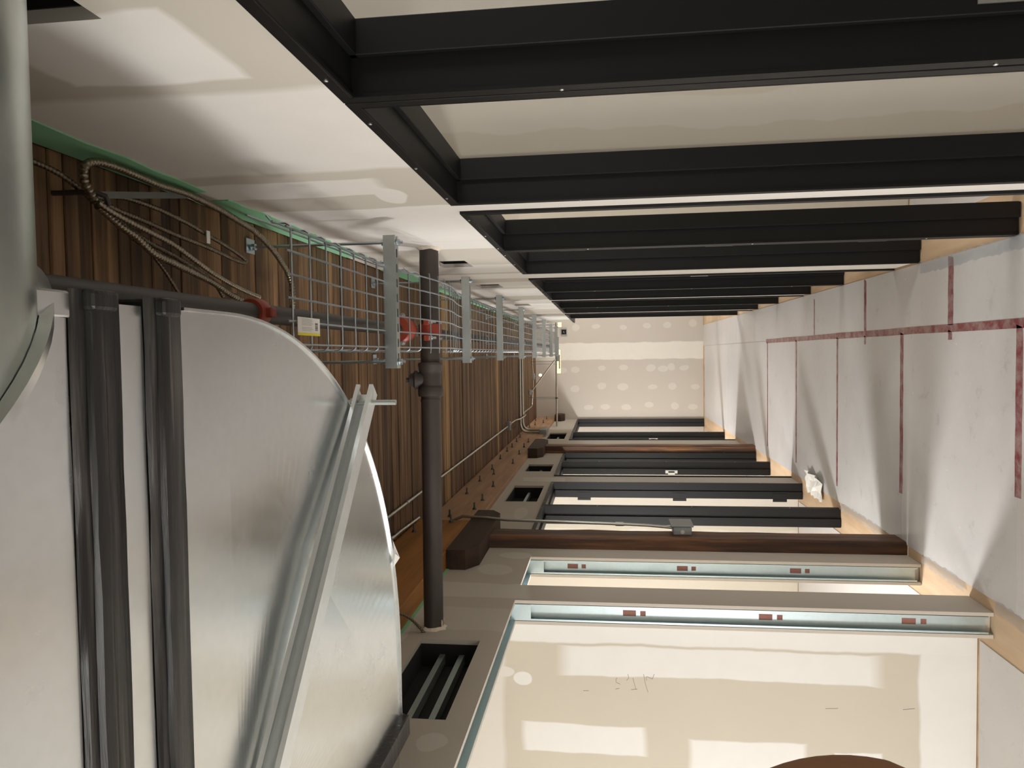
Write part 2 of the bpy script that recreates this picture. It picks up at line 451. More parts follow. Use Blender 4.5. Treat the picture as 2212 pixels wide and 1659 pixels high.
for (x0, x1, y0, y1, ax) in [(.078, .118, 2.2, 8.1, False), (.112, .44, 3.87, 3.925, True), (.118, .44, 5.085, 5.125, True), (.118, .40, 6.28, 6.305, True),
                             (-.62, .08, 3.255, 3.305, True), (-.83, .08, 4.475, 4.52, True), (-1.0, .08, 5.67, 5.705, True), (-1.0, .08, 6.845, 6.885, True), (-1.0, .08, 8.02, 8.06, True),
                             (.04, .078, 3.88, 3.92, True), (.03, .078, 5.09, 5.12, True), (-.75, .08, 2.04, 2.09, True)]:
    ragged(x0, x1, y0, y1, ax).build('floor_tape', M_rtape, floor)

# openings
FR = [(.36, 1.322), (1.328, 2.272), (2.41, 3.322), (3.328, 4.287), (4.615, 5.575), (5.582, 6.43), (6.625, 7.585), (7.592, 8.56), (8.84, 9.85)]
HT = 2.145
vR = [(.815, .965, 2.36, 2.52), (3.67, 3.935, 2.368, 2.53), (4.95, 5.21, 2.38, 2.54), (6.95, 7.2, 2.385, 2.54), (8.9, 9.15, 2.385, 2.54)]
holesR = [(a, b, -1, HT) for a, b in FR] + [(9.87, 12, -1, HT)] + vR
wr = struct(slab_holes(MB(), R, XO, YB, 11.29, 0, HD - .012, holesR).build('wall_right', M_wallR), 'brightly lit drywall wall along the top of the photo with black door frames')
FL = [(4.72, 5.628), (5.634, 6.68), (7.03, 7.95), (7.958, 8.672), (9.98, 10.90), (10.91, 13.10)]
HL = 2.17
NO, O2 = (.95, 3.46), (3.692, 4.215)
HO = 2.113
vL = [(2.29, 2.95, 2.195, 2.44), (5.81, 6.52, 2.222, 2.485), (7.32, 7.785, 2.225, 2.485), (10.13, 10.90, 2.24, 2.49)]
dw = (1.20, 2.006, 2.262, 2.53)      # the duct goes through
postg = [(4.40, 4.615, -1, 2.6), (8.66, 8.86, -1, 2.6)] + [h_ for a_, b_ in ((3.93, 4.97), (8.25, 9.20)) for h_ in ((a_, b_, 2.44, 2.61), (a_ + .10, b_ - .10, 2.38, 2.44))]
sheet = [(a, b, -1, HL) for a, b in FL] + [(NO[0], NO[1], -1, HO), (O2[0], O2[1], -1, HO)] + vL + [dw] + postg
core = [(a, b, -1, HL) for a, b in FL] + [(NO[0] - .03, NO[1] + .032, -1, HO + .03), (O2[0] - .03, O2[1] + .032, -1, HO + .03)] + vL + [dw] + postg
mb = MB()
mb2 = slab_holes(MB(), L - .016, L, YB, D, 0, 2.60, sheet); mb.add(mb2.v, mb2.f)
mb2 = slab_holes(MB(), LO, LO + .016, YB, D, 0, 2.60, sheet); mb.add(mb2.v, mb2.f)
mb2 = slab_holes(MB(), LO + .0165, L - .0165, YB, D, 0, 2.60, core); mb.add(mb2.v, mb2.f)
wl = struct(mb.build('wall_left', M_wallL), 'shaded drywall wall across the lower half with rough openings and black frames')
struct(box('wall_far', -4.3, 2.95, D, D + .12, 0, HD, M_wallF), 'end wall of bare drywall dotted with filler spots')
struct(box('wall_back', -4.3, 2.95, YB - .12, YB, 0, HD, M_room))
# green moisture board strips at the tops of the walls
gs = []
for i, (a, b, z0) in enumerate([(-1.2, 1.985, 2.775), (2.10, 3.40, 2.775), (3.95, 4.75, 2.78), (5.0, 7.4, 2.785), (7.6, 10.9, 2.79)]):
    n = 26; vs = []
    for j in range(n + 1):
        y = a + (b - a) * j / n; vs += [(R - .003, y, z0 + random.uniform(-.007, .007)), (R - .003, y, HD - .014)]
    m = len(vs); vs += [(R + .001, y, z) for x, y, z in vs]
    fs = []
    for j in range(n):
        q = 2 * j; fs += [(q, q + 1, q + 3, q + 2), (q + m, q + 2 + m, q + 3 + m, q + 1 + m), (q, q + 2, q + 2 + m, q + m), (q + 1, q + 1 + m, q + 3 + m, q + 3)]
    fs += [(0, m, m + 1, 1), (2 * n, 2 * n + 1, 2 * n + 1 + m, 2 * n + m)]
    o = MB().add(vs, fs).build('green_board_strip', M_green, wr)
    o['label'] = 'green board left bare above the white skim'
box('green_board_strip', L - .002, L + .004, 2.9, 3.95, 2.53, 2.60, M_green, wl)['label'] = 'green board left bare under the beam'
# room partitions and outer walls
def room_wall(x0, x1, y0, y1, mat=None, z1=2.88): return struct(box('wall_room', x0, x1, y0, y1, 0, z1, mat or M_room))
pwall = room_wall(-4.2, LO, 3.60, 3.72, M_part)
for st in [[(-1.58, 1.635), (-1.59, 1.642), (-1.603, 1.639), (-1.61, 1.621)], [(-1.559, 1.583), (-1.579, 1.58), (-1.591, 1.59)], [(-1.577, 1.56), (-1.63, 1.546)], [(-1.635, 1.568), (-1.631, 1.539)],
           [(-1.556, 1.508), (-1.601, 1.501), (-1.644, 1.488)], [(-1.586, 1.494), (-1.572, 1.497), (-1.568, 1.492), (-1.579, 1.466), (-1.554, 1.458)], [(-1.635, 1.643), (-1.631, 1.625)],
           [(-1.65, 1.80), (-1.649, 1.773)], [(-1.688, .666), (-1.684, .609)], [(-1.677, .321), (-1.67, .269)]]:
    MB().tube([(x, 3.5998, z) for x, z in st], .0012, 5).build('pencil_mark', M_pencil, pwall)
for y in (6.80, 9.22): room_wall(-4.2, LO, y, y + .12)
for y in (2.28, 4.42, 6.475, 8.66): room_wall(XO, 2.9, y, y + .11)
room_wall(-4.32, -4.2, YB, D); room_wall(2.9, 3.02, YB, D)
room_wall(XO, XO + .1, 11.2, 11.29, z1=HT + .01) if False else None
for x0, x1 in ((-4.3, LO), (XO, 3.0)):
    struct(box('ceiling', x0, x1, YB, D, HD - .02, HD + .12, M_roomceil))
# bulkhead above the left wall line is the beam; close the gap behind it
struct(box('wall_left_upper', LO, -1.29, YB, D, 2.60, HD - .02, M_wallL))
# deck of nailed-together boards
ceil = struct(box('ceiling', LO, XO, YB, D, HD + .006, HD + .12, M_bolster), 'dark stained timber deck of narrow boards')
pw = 0.0468
pm = []
for v in range(3):
    mbp = MB(); b = .0015 + .001 * v; a = pw / 2 - .0006
    xs = (-1.27, .467)
    poly = [(-a, .05), (-a, b), (-a + b, 0), (a - b, 0), (a, b), (a, .05)]
    mbp.prism(poly, (xs[0], 0, 0), (xs[1], 0, 0))
    me = mbp.mesh('deck_board'); me.materials.append(M_deck); pm.append(me)
pl_ = pm[0].copy(); pl_.materials.clear(); pl_.materials.append(M_deckl)
n = int((D - 0.1) / pw)
co = wloc(ceil)
for i in range(n):
    y = 0.12 + (i + .5) * pw
    if y > D: break
    o = bpy.data.objects.new('deck_board', pl_ if (5.53 < y < 5.75 or 8.33 < y < 8.48) else pm[random.randrange(3)]); C.objects.link(o); o.parent = ceil
    o.location = Vector((0, y, HD - .002 + random.uniform(-.003, .003))) - co
box('deck_board', -1.27, R, YB, .12, HD, HD + .05, M_deck, ceil)

# ------------------------------------------------------------------ black steel door frames
def screw(x, y, z, parent, ax=(1, 0, 0)):
    return MB().lathe([(0, .004), (.002, .004), (.003, .002)], (x, y, z), ax, 8).build('screw', M_plate, parent)
def door_frame(n, side, y0, y1, top, label, strike=None, hinges=None, zf=0.0):
    s = 1 if side == 'R' else -1
    xf = (R if s > 0 else L) - s * .010          # corridor face
    xb = (XO if s > 0 else LO) + s * .012        # room face
    xm = xf + s * .070                            # step between rabbet and stop
    fr = empty('door_%d' % n, ((xf + xb) / 2, (y0 + y1) / 2, zf))
    struct(fr, label)
    X = lambda a, b: (min(a, b), max(a, b))
    T = .024
    def jamb(ya, yb, sgn):
        j = MB().box(*X(xf, xb), ya, yb, zf, top, .0015).build('jamb', M_black, fr)
        e = yb if sgn > 0 else ya
        st = X(e, e + sgn * .014)
        MB().box(*X(xm, xb - s * .004), st[0], st[1], zf, top - T, .0015).build('stop', M_black, j)
        # thin lip on the corridor edge
        st = X(e, e + sgn * .004)
        MB().box(*X(xf, xf + s * .007), st[0], st[1], zf, top - T).build('lip', M_black, j)
        return j
    jn = jamb(y0, y0 + T, 1); jf = jamb(y1 - T, y1, -1)
    hd = MB().box(*X(xf, xb), y0 + T, y1 - T, top - T, top, .0015).build('head', M_black, fr)
    MB().box(*X(xm, xb - s * .004), y0 + T, y1 - T, top - T - .014, top - T, .0015).build('stop', M_black, hd)
    MB().box(*X(xf, xf + s * .007), y0 + T, y1 - T, top - T - .004, top - T).build('lip', M_black, hd)
    for q in (.12, .5, .88): screw(xf, y0 + (y1 - y0) * q, top - .011, hd, (-s, 0, 0))
    for z in (.35, 1.05, 1.75): screw(xf, y1 - .011, z, jf, (-s, 0, 0))
    if strike:
        yj = y1 - T - .0005
        m = MB(); xa, xb2 = X(xf + s * .084, xf + s * .118) if s > 0 else X(xf + s * .086, xf + s * .118)
        yj -= .0145
        for (a, b) in ((strike - .062, strike - .032), (strike + .032, strike + .062)): m.box(xa, xb2, yj - .003, yj, a, b)
        w0 = (xa, xa + .008); w1 = (xb2 - .008, xb2)
        for wv in (w0, w1): m.box(wv[0], wv[1], yj - .003, yj, strike - .032, strike + .032)
        p = m.build('strike_plate', M_plate, jf); p['label'] = 'pale steel strike plate'
        if s < 0: MB().box(xa - .012, xa + .004, yj - .004, yj - .001, strike - .035, strike + .035).build('strike_lip', M_plate, jf)
        for dz in (-.047, .047): screw((xa + xb2) / 2, yj - .003, strike + dz, p, (0, -1, 0))
    if hinges:
        where, zs = hinges
        for z in zs:
            if where == 'near':
                m = MB().box(*X(xf + s * .02, xf + s * .066), y0 + T, y0 + T + .004, z - .058, z + .058)
                m.box(*X(xf + s * .002, xf + s * .045), y0 + T + .004, y0 + T + .030, z - .058, z + .058)
            else:
                m = MB().box(*X(xb - s * .05, xb), y1 - T - .018, y1 - T - .014, z - .058, z + .058)
                m.box(*X(xb, xb + s * .02), y1 - T - .020, y1 - T - .008, z - .058, z + .058)
            h = m.build('hinge', M_black, jn if where == 'near' else jf)
            h['label'] = 'black hinge leaf'
    return fr
nth = ['nearest', 'second', 'third', 'fourth', 'fifth', 'sixth', 'seventh', 'eighth', 'farthest']
kw = {0: dict(strike=1.03), 3: dict(hinges=('near', (1.82, 1.18, .54))), 4: dict(strike=1.0), 6: dict(hinges=('near', (1.85, 1.1, .3)))}
for i, (a, b) in enumerate(FR):
    door_frame(i + 1, 'R', a, b, HT, '%s black steel door frame in the bright wall along the top of the photo' % nth[i], **kw.get(i, {}))
nl = ['black door frame just beyond the thick timber post', 'black door frame with three hinges on its far jamb', 'black door frame with strike plate before the thin far post',
      'narrow black frame directly in front of the far post', 'black door frame with strike plate behind the far post', 'wide black frame ending at the far wall']
kw = {1: dict(hinges=('far', (1.875, 1.04, .19))), 2: dict(strike=1.0), 4: dict(strike=1.0)}
for i, (a, b) in enumerate(FL):
    door_frame(i + 10, 'L', a, b, HL, nl[i], **kw.get(i, {}))
# black head piece over the last open bay on the right
hb = box('trim_1', R - .01, XO + .01, 9.852, 11.29, HT - .024, HT, M_black); struct(hb, 'black head trim over the last open bay')
struct(box('wall_right_stub', XO, XO + .02, 9.85, 9.87, 0, .01, M_room)) if False else None

# ------------------------------------------------------------------ metal studs and tracks in the rough openings
def c_stud(name, label, y, z0, z1, slots, sgn):
    """C stud, open side facing the opening; sgn +1: at the far side of the opening"""
    xa, xb = LO + .0175, L - .0175
    r = empty(name, ((xa + xb) / 2, y, z0)); tag(r, label, 'stud')
    yw = y + sgn * .030
    g = [(xs0, xs1, a, b) for (a, b, xs0, xs1) in slots]
    m = slab_holes(MB(), min(yw, yw + sgn * .0012), max(yw, yw + sgn * .0012), xa, xb, z0, z1, g, axis='Y')
    m.build('web', M_stud, r)
    for (a, b, x0_, x1_) in slots: MB().box(x0_ - .003, x1_ + .003, min(yw + sgn * .0014, yw + sgn * .0019), max(yw + sgn * .0014, yw + sgn * .0019), a - .003, b + .003).build('knockout_backing', M_knock, r)
    f = MB(); f.box(xa, xa + .0012, min(y, yw), max(y, yw), z0, z1); f.box(xa, xa + .010, min(y, y + sgn * .0012), max(y, y + sgn * .0012), z0, z1)
    f.build('flange', M_stud, r)
    f = MB(); f.box(xb - .0012, xb, min(y, yw), max(y, yw), z0, z1); f.box(xb - .010, xb, min(y, y + sgn * .0012), max(y, y + sgn * .0012), z0, z1)
    f.build('flange', M_stud, r)
    return r
xm_ = (L + LO) / 2
def slots(zs):
    out = []
    for z in zs:
        out.append((z - .03, z + .03, xm_ - .014, xm_ + .014)); out.append((z - .075, z - .050, xm_ - .012, xm_ + .012))
    return out
c_stud('metal_stud', 'galvanised steel stud edging the far side of the widest rough opening', NO[1], 0.02, HO + .03, slots((1.577, .96, .34)), 1)
c_stud('metal_stud', 'galvanised steel stud edging the narrow rough opening beside the timber post', O2[1], 0.02, HO + .03, slots((1.874, 1.258, .644)), 1)
c_stud('metal_stud', 'galvanised steel stud on the near side of the widest rough opening', NO[0], 0.02, HO + .03, slots((1.5, .9)), -1)
c_stud('metal_stud', 'galvanised steel stud on the near side of the narrow rough opening', O2[0], 0.02, HO + .03, slots((1.5, .9)), -1)
def track(y0, y1, label):
    xa, xb = LO + .0175, L - .0175
    m = MB().box(xa, xb, y0, y1, HO + .027, HO + .0285).box(xa, xa + .0012, y0, y1, HO, HO + .027).box(xb - .0012, xb, y0, y1, HO, HO + .027)
    t = m.build('metal_track', M_stud); tag(t, label, 'track')
    # small clip folded over each end of the track
    box('clip', xa + .002, xb - .002, y1 - .03, y1 - .028, HO - .075, HO + .02, M_stud, t)
track(NO[0] - .026, NO[1] + .028, 'galvanised head track across the widest rough opening')
track(O2[0] - .026, O2[1] + .028, 'galvanised head track across the narrow rough opening')

# vent cut-outs: liners coloured dark for the cavity's shade, with runners inside
def cavity(side, y0, y1, z0, z1, runners):
    s = 1 if side == 'R' else -1
    xb = (XO - .004) if s > 0 else (LO + .004)
    x0 = (R if s > 0 else L); xi = x0 + s * .019; lo, hi = min(xi, xb), max(xi, xb); e = .0025
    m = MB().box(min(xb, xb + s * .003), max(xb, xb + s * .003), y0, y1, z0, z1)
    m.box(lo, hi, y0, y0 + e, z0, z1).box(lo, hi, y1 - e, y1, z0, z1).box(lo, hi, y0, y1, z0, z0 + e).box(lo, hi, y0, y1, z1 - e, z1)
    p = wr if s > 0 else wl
    c = m.build('cavity_shade_liner', M_cavshade, p)
    x0 = (R if s > 0 else L)
    for z in runners:
        mm = MB().box(min(x0 + s * .06, x0 + s * .10), max(x0 + s * .06, x0 + s * .10), y0 + .003, y1 - .003, z - .011, z + .011)
        mm.build('runner', M_stud, c)
    # torn paper edge of the cut
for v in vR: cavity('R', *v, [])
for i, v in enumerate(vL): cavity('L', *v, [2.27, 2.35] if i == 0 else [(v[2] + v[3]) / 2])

# ------------------------------------------------------------------ timber posts, bolsters, beams
def post(name, x0, x1, y0, y1, z1, label):
    m = MB(); nseg = 12; c = .012; ring = []
    pts = [(x0 + c, y0), (x1 - c, y0), (x1, y0 + c), (x1, y1 - c), (x1 - c, y1), (x0 + c, y1), (x0, y1 - c), (x0, y0 + c)]
    vs = []
    for i in range(nseg + 1):
        z = z1 * i / nseg
        for x, y in pts: vs.append((x + random.uniform(-.003, .003), y + random.uniform(-.003, .003), z))
    fs = [(i * 8 + k, i * 8 + (k + 1) % 8, (i + 1) * 8 + (k + 1) % 8, (i + 1) * 8 + k) for i in range(nseg) for k in range(8)]
    fs += [tuple(range(8))[::-1], tuple(range(nseg * 8, nseg * 8 + 8))]
    return tag(m.add(vs, fs).build(name, M_post), label, 'post')
post('timber_post', -1.275, -1.092, 4.41, 4.605, 2.38, 'dark old timber post carrying a conduit and grey switch box')
post('timber_post', -1.275, -1.075, 8.67, 8.85, 2.38, 'thinner-looking dark timber post farther down the shaded wall')
def bolster(y0, y1, label, x1=-1.055):
    poly = [(y0, 2.545), (y0, 2.44), (y0 + .10, 2.38), (y1 - .10, 2.38), (y1, 2.44), (y1, 2.545)]
    m = MB(); n_ = 6
    vs = [(-1.282, y, z) for y, z in poly] + [(x1, y, z) for y, z in poly]
    fs = [(i, (i + 1) % n_, n_ + (i + 1) % n_, n_ + i) for i in range(n_)] + [tuple(range(n_)), tuple(range(n_, 2 * n_))[::-1]]
    return tag(m.add(vs, fs).build('timber_bolster', M_bolster), label, 'bolster')
bolster(3.93, 4.97, 'chunky dark timber bolster on top of the nearer post')
bolster(8.25, 9.20, 'dark timber bolster on top of the farther post')
bolster(12.75, 13.13, 'small dark timber bolster against the far wall')
bn = MB().box(-1.284, -1.062, YB + .02, 4.685, 2.546, HD - .008, .004).build('timber_beam', M_beamn)
tag(bn, 'orange timber beam under the deck, end sitting on the near bolster', 'beam')
bf = MB().box(-1.284, -1.122, 4.70, D - .003, 2.546, HD - .008, .004).build('glulam_beam', M_beam)
tag(bf, 'pale tan laminated beam with bolt ends running to the far wall', 'beam')
hexn = [(0, .016), (.003, .016), (.0031, .012), (.012, .012), (.0121, .006), (.045, .006)]
bm_ = MB().lathe([(0, .017), (.003, .017)], (0, 0, 0), (1, 0, 0), 12).lathe([(.003, .012), (.014, .012)], (0, 0, 0), (1, 0, 0), 6).lathe([(.014, .0065), (.05, .0065)], (0, 0, 0), (1, 0, 0), 8)
bme = bm_.mesh('bolt'); bme.materials.append(M_bolt)
for (y, z) in [(12.4, 2.84), (12.72, 2.68), (12.03, 2.68), (11.67, 2.78), (11.28, 2.83), (9.44, 2.81), (9.40, 2.655), (9.92, 2.82), (8.89, 2.80), (8.89, 2.655), (8.5, 2.81), (8.25, 2.64),
               (7.88, 2.80), (7.55, 2.625), (7.16, 2.78), (6.86, 2.72), (6.49, 2.79), (6.22, 2.63), (5.89, 2.795), (5.63, 2.625), (5.3, 2.63), (5.05, 2.76)]:
    o = bpy.data.objects.new('bolt', bme); C.objects.link(o); o.parent = bf; o.location = Vector((-1.122, y, z)) - bf.location
for (y, z) in [(4.35, 2.83), (4.62, 2.66), (3.6, 2.8), (3.2, 2.65)]:
    o = bpy.data.objects.new('bolt', bme); C.objects.link(o); o.parent = bn; o.location = Vector((-1.062, y, z)) - bn.location

# ------------------------------------------------------------------ rectangular duct elbow over the corridor
ZD = 2.262; DH = .265
RO, CXD, CYD = .913, -.846, 1.093
RI = .11
duct = empty('duct_elbow', (-.3, 1.2, ZD)); tag(duct, 'large rectangular galvanised duct elbow overhead with black sealed joints', 'duct')
NA = 40
def arc(r, z): return [(CXD + r * math.cos(a), CYD + r * math.sin(a), z) for a in [PI / 2 * i / NA for i in range(NA + 1)]]
XR = CXD + RO; XI = CXD + RI
YF = CYD + RO; YI = CYD + RI
def cheek(z0, z1, fold=0.0):
    """flat plate between the two arcs, with a fold along the chord of the outer arc (cross-break)"""
    out = [(XR, .97)] + [p[:2] for p in arc(RO, 0)] + [(-1.02, YF)]
    inn = [(XI, .97)] + [p[:2] for p in arc(RI, 0)] + [(-1.02, YI)]
    n_ = len(out); m = MB()
    A_, B_ = Vector(out[0]), Vector(out[-1]); mid = []
    for o_, q_ in zip(out, inn):
        o_, q_ = Vector(o_), Vector(q_); d1 = q_ - o_; d2 = B_ - A_
        den = d1.x * d2.y - d1.y * d2.x
        t = ((A_ - o_).x * d2.y - (A_ - o_).y * d2.x) / den
        t = min(.97, max(.004, t)); v = o_ + d1 * t; mid.append((v.x, v.y))
    rows = []
    for z in (z0, z1):
        rows += [[(x, y, z) for x, y in out], [(x, y, z + fold * math.sin(PI * k2 / (n_ - 1))) for k2, (x, y) in enumerate(mid)], [(x, y, z) for x, y in inn]]
    vs = [v for r_ in rows for v in r_]; fs = []
    for i in range(n_ - 1):
        for r_ in (0, 1):
            a = r_ * n_ + i; b = a + n_; fs.append((a, a + 1, b + 1, b)); a += 3 * n_; b += 3 * n_; fs.append((a, b, b + 1, a + 1))
        fs += [(i, 3 * n_ + i, 3 * n_ + i + 1, i + 1), (2 * n_ + i, 2 * n_ + i + 1, 5 * n_ + i + 1, 5 * n_ + i)]
    e = n_ - 1
    fs += [(0, n_, 4 * n_, 3 * n_), (n_, 2 * n_, 5 * n_, 4 * n_), (e, 3 * n_ + e, 4 * n_ + e, n_ + e), (n_ + e, 4 * n_ + e, 5 * n_ + e, 2 * n_ + e)]
    return m.add(vs, fs)
cheek(ZD, ZD + .002, .009).build('bottom_cheek', M_galv, duct)
cheek(ZD + DH, ZD + DH + .002).build('top_cheek', M_galv, duct)
def skin_wall(pts, th):
    m = MB(); n_ = len(pts); vs = []
    for (x, y) in pts: vs += [(x, y, ZD - .006 if th > 0 else ZD), (x, y, ZD + DH + .004)]
    # give thickness along the local normal
    off = []
    for i, (x, y) in enumerate(pts):
        a = Vector(pts[max(i - 1, 0)]); b = Vector(pts[min(i + 1, n_ - 1)]); t = (b - a).normalized(); nn = Vector((t.y, -t.x)) * abs(th)
        off += [(x + nn.x, y + nn.y, vs[2 * i][2]), (x + nn.x, y + nn.y, vs[2 * i + 1][2])]
    k2 = len(vs); vs += off; fs = []
    for i in range(n_ - 1):
        q = 2 * i; fs += [(q, q + 1, q + 3, q + 2), (q + k2, q + 2 + k2, q + 3 + k2, q + 1 + k2), (q, q + 2, q + 2 + k2, q + k2), (q + 1, q + 1 + k2, q + 3 + k2, q + 3)]
    fs += [(0, k2, k2 + 1, 1), (2 * n_ - 2, 2 * n_ - 1, 2 * n_ - 1 + k2, 2 * n_ - 2 + k2)]
    return m.add(vs, fs)
skin_wall([(XR, .97)] + [p[:2] for p in arc(RO, 0)] + [(-1.02, YF)], .004).build('outer_wall', M_galv, duct, True)
skin_wall(([(XI, .97)] + [p[:2] for p in arc(RI, 0)] + [(-1.02, YI)])[::-1], .002).build('inner_wall', M_galv, duct, True)
# straight runs before and after the elbow
m = MB().box(XI, XR, .80, .92, ZD, ZD + DH); m.build('spacer_section', M_galv, duct)
m = MB().box(XI, XR, -1.2, .775, ZD, ZD + DH); m.build('straight_section', M_galv, duct)
m = MB().box(-1.163, -1.06, YI, YF, ZD + .004, ZD + DH); m.build('wall_collar', M_galv, duct)
def band(y0, y1, ridge, name='sealed_joint'):
    """flanged joint smeared with black sealant; lumpy profile along the duct width"""
    prof = [(y0, ZD - .001), (y0 + .004, ZD - .007), (y0 + ridge * .55, ZD - .009), (y0 + ridge * .6, ZD - .016), (y0 + ridge, ZD - .019), (y0 + ridge + .008, ZD - .017),
            (y0 + ridge + .013, ZD - .011), (y0 + ridge + .03, ZD - .008), (y1 - .006, ZD - .006), (y1, ZD - .001)]
    m = MB(); n_ = len(prof); nx = 12; vs = []
    for i in range(nx + 1):
        x = XI - .02 + (XR + .012 - XI + .02) * i / nx
        for (y, z) in prof: vs.append((x, y + random.uniform(-.0012, .0012), z + random.uniform(-.0006, .0006)))
    fs = [(i * n_ + k2, i * n_ + k2 + 1, (i + 1) * n_ + k2 + 1, (i + 1) * n_ + k2) for i in range(nx) for k2 in range(n_ - 1)]
    fs += [tuple(range(n_)), tuple(range(nx * n_, nx * n_ + n_))[::-1]]
    b_ = m.add(vs, fs).build(name, M_tape, duct, True)
    b_['label'] = 'black smeared sealant over the duct flange'
    MB().box(XR - .012, XR + .012, y0 + .014, y1 - .030, ZD - .024, ZD + DH + .02, .005).build('flange_corner', M_tape, b_)
    MB().box(XI - .02, XR + .026, y0 + .02, y1 - .03, ZD + DH - .004, ZD + DH + .03, .006).build('flange_top', M_tape, b_)
band(.750, .836, .030)
band(.884, .966, .026)
m = MB().box(-1.072, -1.012, YI - .02, YF + .012, ZD - .026, ZD + .01, .006).box(-1.072, -1.012, YF - .004, YF + .016, ZD - .01, ZD + DH + .008, .004)
m.build('sealed_joint', M_tape, duct)
# torn flap of paper caught on the rim of the cheek
m = MB().add([(-.50, 1.955, ZD - .004), (-.53, 1.985, ZD + .004), (-.56, 1.995, ZD - .012), (-.575, 1.95, ZD - .006), (-.535, 1.945, ZD - .014)], [(0, 1, 4), (1, 2, 4), (2, 3, 4), (3, 0, 4), (0, 3, 2, 1)])
m.build('paper_flap', M_white, duct)

# round branch duct to the right wall, cut at an angle where it meets the big duct
rd = empty('round_duct', (.25, .593, 2.22)); tag(rd, 'round galvanised branch duct in the upper left corner of the photo', 'duct')
rr = .2; yc, zc = .593, 2.425
def xend(y): return .043 + (y - .708) * .9
N_ = 64; vs = []; fs = []
for i in range(N_):
    a = 2 * PI * i / N_; y = yc + rr * math.cos(a); z = zc + rr * math.sin(a)
    vs += [(xend(y), y, z), (R + .1, y, z), (xend(y), yc + (rr - .002) * math.cos(a), zc + (rr - .002) * math.sin(a)), (R + .1, yc + (rr - .002) * math.cos(a), zc + (rr - .002) * math.sin(a))]
for i in range(N_):
    j = (i + 1) % N_; fs += [(4 * i, 4 * i + 1, 4 * j + 1, 4 * j), (4 * i + 2, 4 * j + 2, 4 * j + 3, 4 * i + 3), (4 * i, 4 * j, 4 * j + 2, 4 * i + 2)]
MB().add(vs, fs).build('duct_shell', M_galvr, rd, True)
vs = []; fs = []
for i in range(N_):
    a = 2 * PI * i / N_
    for r2, dx in ((rr + .001, .006), (rr + .014, .002), (rr + .014, -.012), (rr + .001, -.012)):
        y = yc + r2 * math.cos(a); vs.append((xend(y) + dx, y, zc + r2 * math.sin(a)))
for i in range(N_):
    j = (i + 1) % N_
    for k2 in range(4): fs.append((4 * i + k2, 4 * i + (k2 + 1) % 4, 4 * j + (k2 + 1) % 4, 4 * j + k2))
MB().add(vs, fs).build('end_flange', M_galv, rd, True)
# bent bright closing strip between the branch and the first joint
tag(MB().box(.046, .076, .69, .752, ZD - .004, ZD + .03, .003).build('duct_closing_strip', M_galv), 'short bright folded metal strip between round duct and sealed joint', 'metal strip')

# ------------------------------------------------------------------ strut channel helpers
def cprof(w_=.041, h_=.041, t=.0026, lip=.0095):
    a = w_ / 2
    return [(-a, 0), (a, 0), (a, h_), (a - lip, h_), (a - lip, h_ - .006), (a - lip + .0022, h_ - .006), (a - lip + .0022, h_ - t), (a - t, h_ - t), (a - t, t),
            (-a + t, t), (-a + t, h_ - t), (-a + lip - .0022, h_ - t), (-a + lip - .0022, h_ - .006), (-a + lip, h_ - .006), (-a + lip, h_), (-a, h_)]
# double strut under the elbow (bright pair), set on the skew
ts = empty('strut_trapeze', (-.4, 1.4, 2.18)); tag(ts, 'bright double strut hanger laid diagonally under the duct elbow', 'strut')
p0 = Vector((-.079, 1.700, 2.216)); dirv = Vector((-.597, -.53, 0)).normalized()
p1 = p0 + dirv * 1.24
prof = cprof()
q0 = p0 + Vector((0, 0, .043)); q1 = p1 + Vector((0, 0, .043))
MB().prism([(.0205 - b, a) for a, b in prof], q0 - Vector((0, 0, .0215)), q1 - Vector((0, 0, .0215))).build('channel', M_strutb, ts)
rx = p1 - dirv * .05
MB().tube([(rx.x, rx.y, 2.19), (rx.x, rx.y, HD)], .0062, 10).build('threaded_rod', M_strut, ts)
rx = p0 + dirv * .038
MB().tube([(rx.x, rx.y, 2.16), (rx.x, rx.y, HD)], .0062, 10).build('threaded_rod', M_strut, ts)
MB().lathe([(0, .012), (.009, .012)], (rx.x, rx.y, 2.258), (0, 0, 1), 6).build('nut', M_strut, ts)

# ------------------------------------------------------------------ wire basket tray on strut trapezes
ZS = 2.37
SY = [2.452, 3.822, 5.055, 6.385, 7.595, 8.785, 9.955, 11.03]
ordn = ['nearest', 'second', 'third', 'fourth', 'fifth', 'sixth', 'seventh', 'farthest']
X0s, X1s = -.042, .402
def slotted(y, parent):
    m = MB(); t = .0026; a = .0205
    m.box(X0s, X1s, y - a, y - .008, ZS, ZS + t); m.box(X0s, X1s, y + .008, y + a, ZS, ZS + t)
    x = X0s; first = True
    while x < X1s:
        e = min(x + .022, X1s); m.box(x, e, y - .008, y + .008, ZS, ZS + t); x += .05
    for sg in (-1, 1):
        yy = sorted((y + sg * a, y + sg * (a - t))); m.box(X0s, X1s, yy[0], yy[1], ZS + t, ZS + .041)
        yy = sorted((y + sg * (a - t), y + sg * (a - .0095))); m.box(X0s, X1s, yy[0], yy[1], ZS + .0384, ZS + .041)
    return m.build('channel', M_strut, parent)
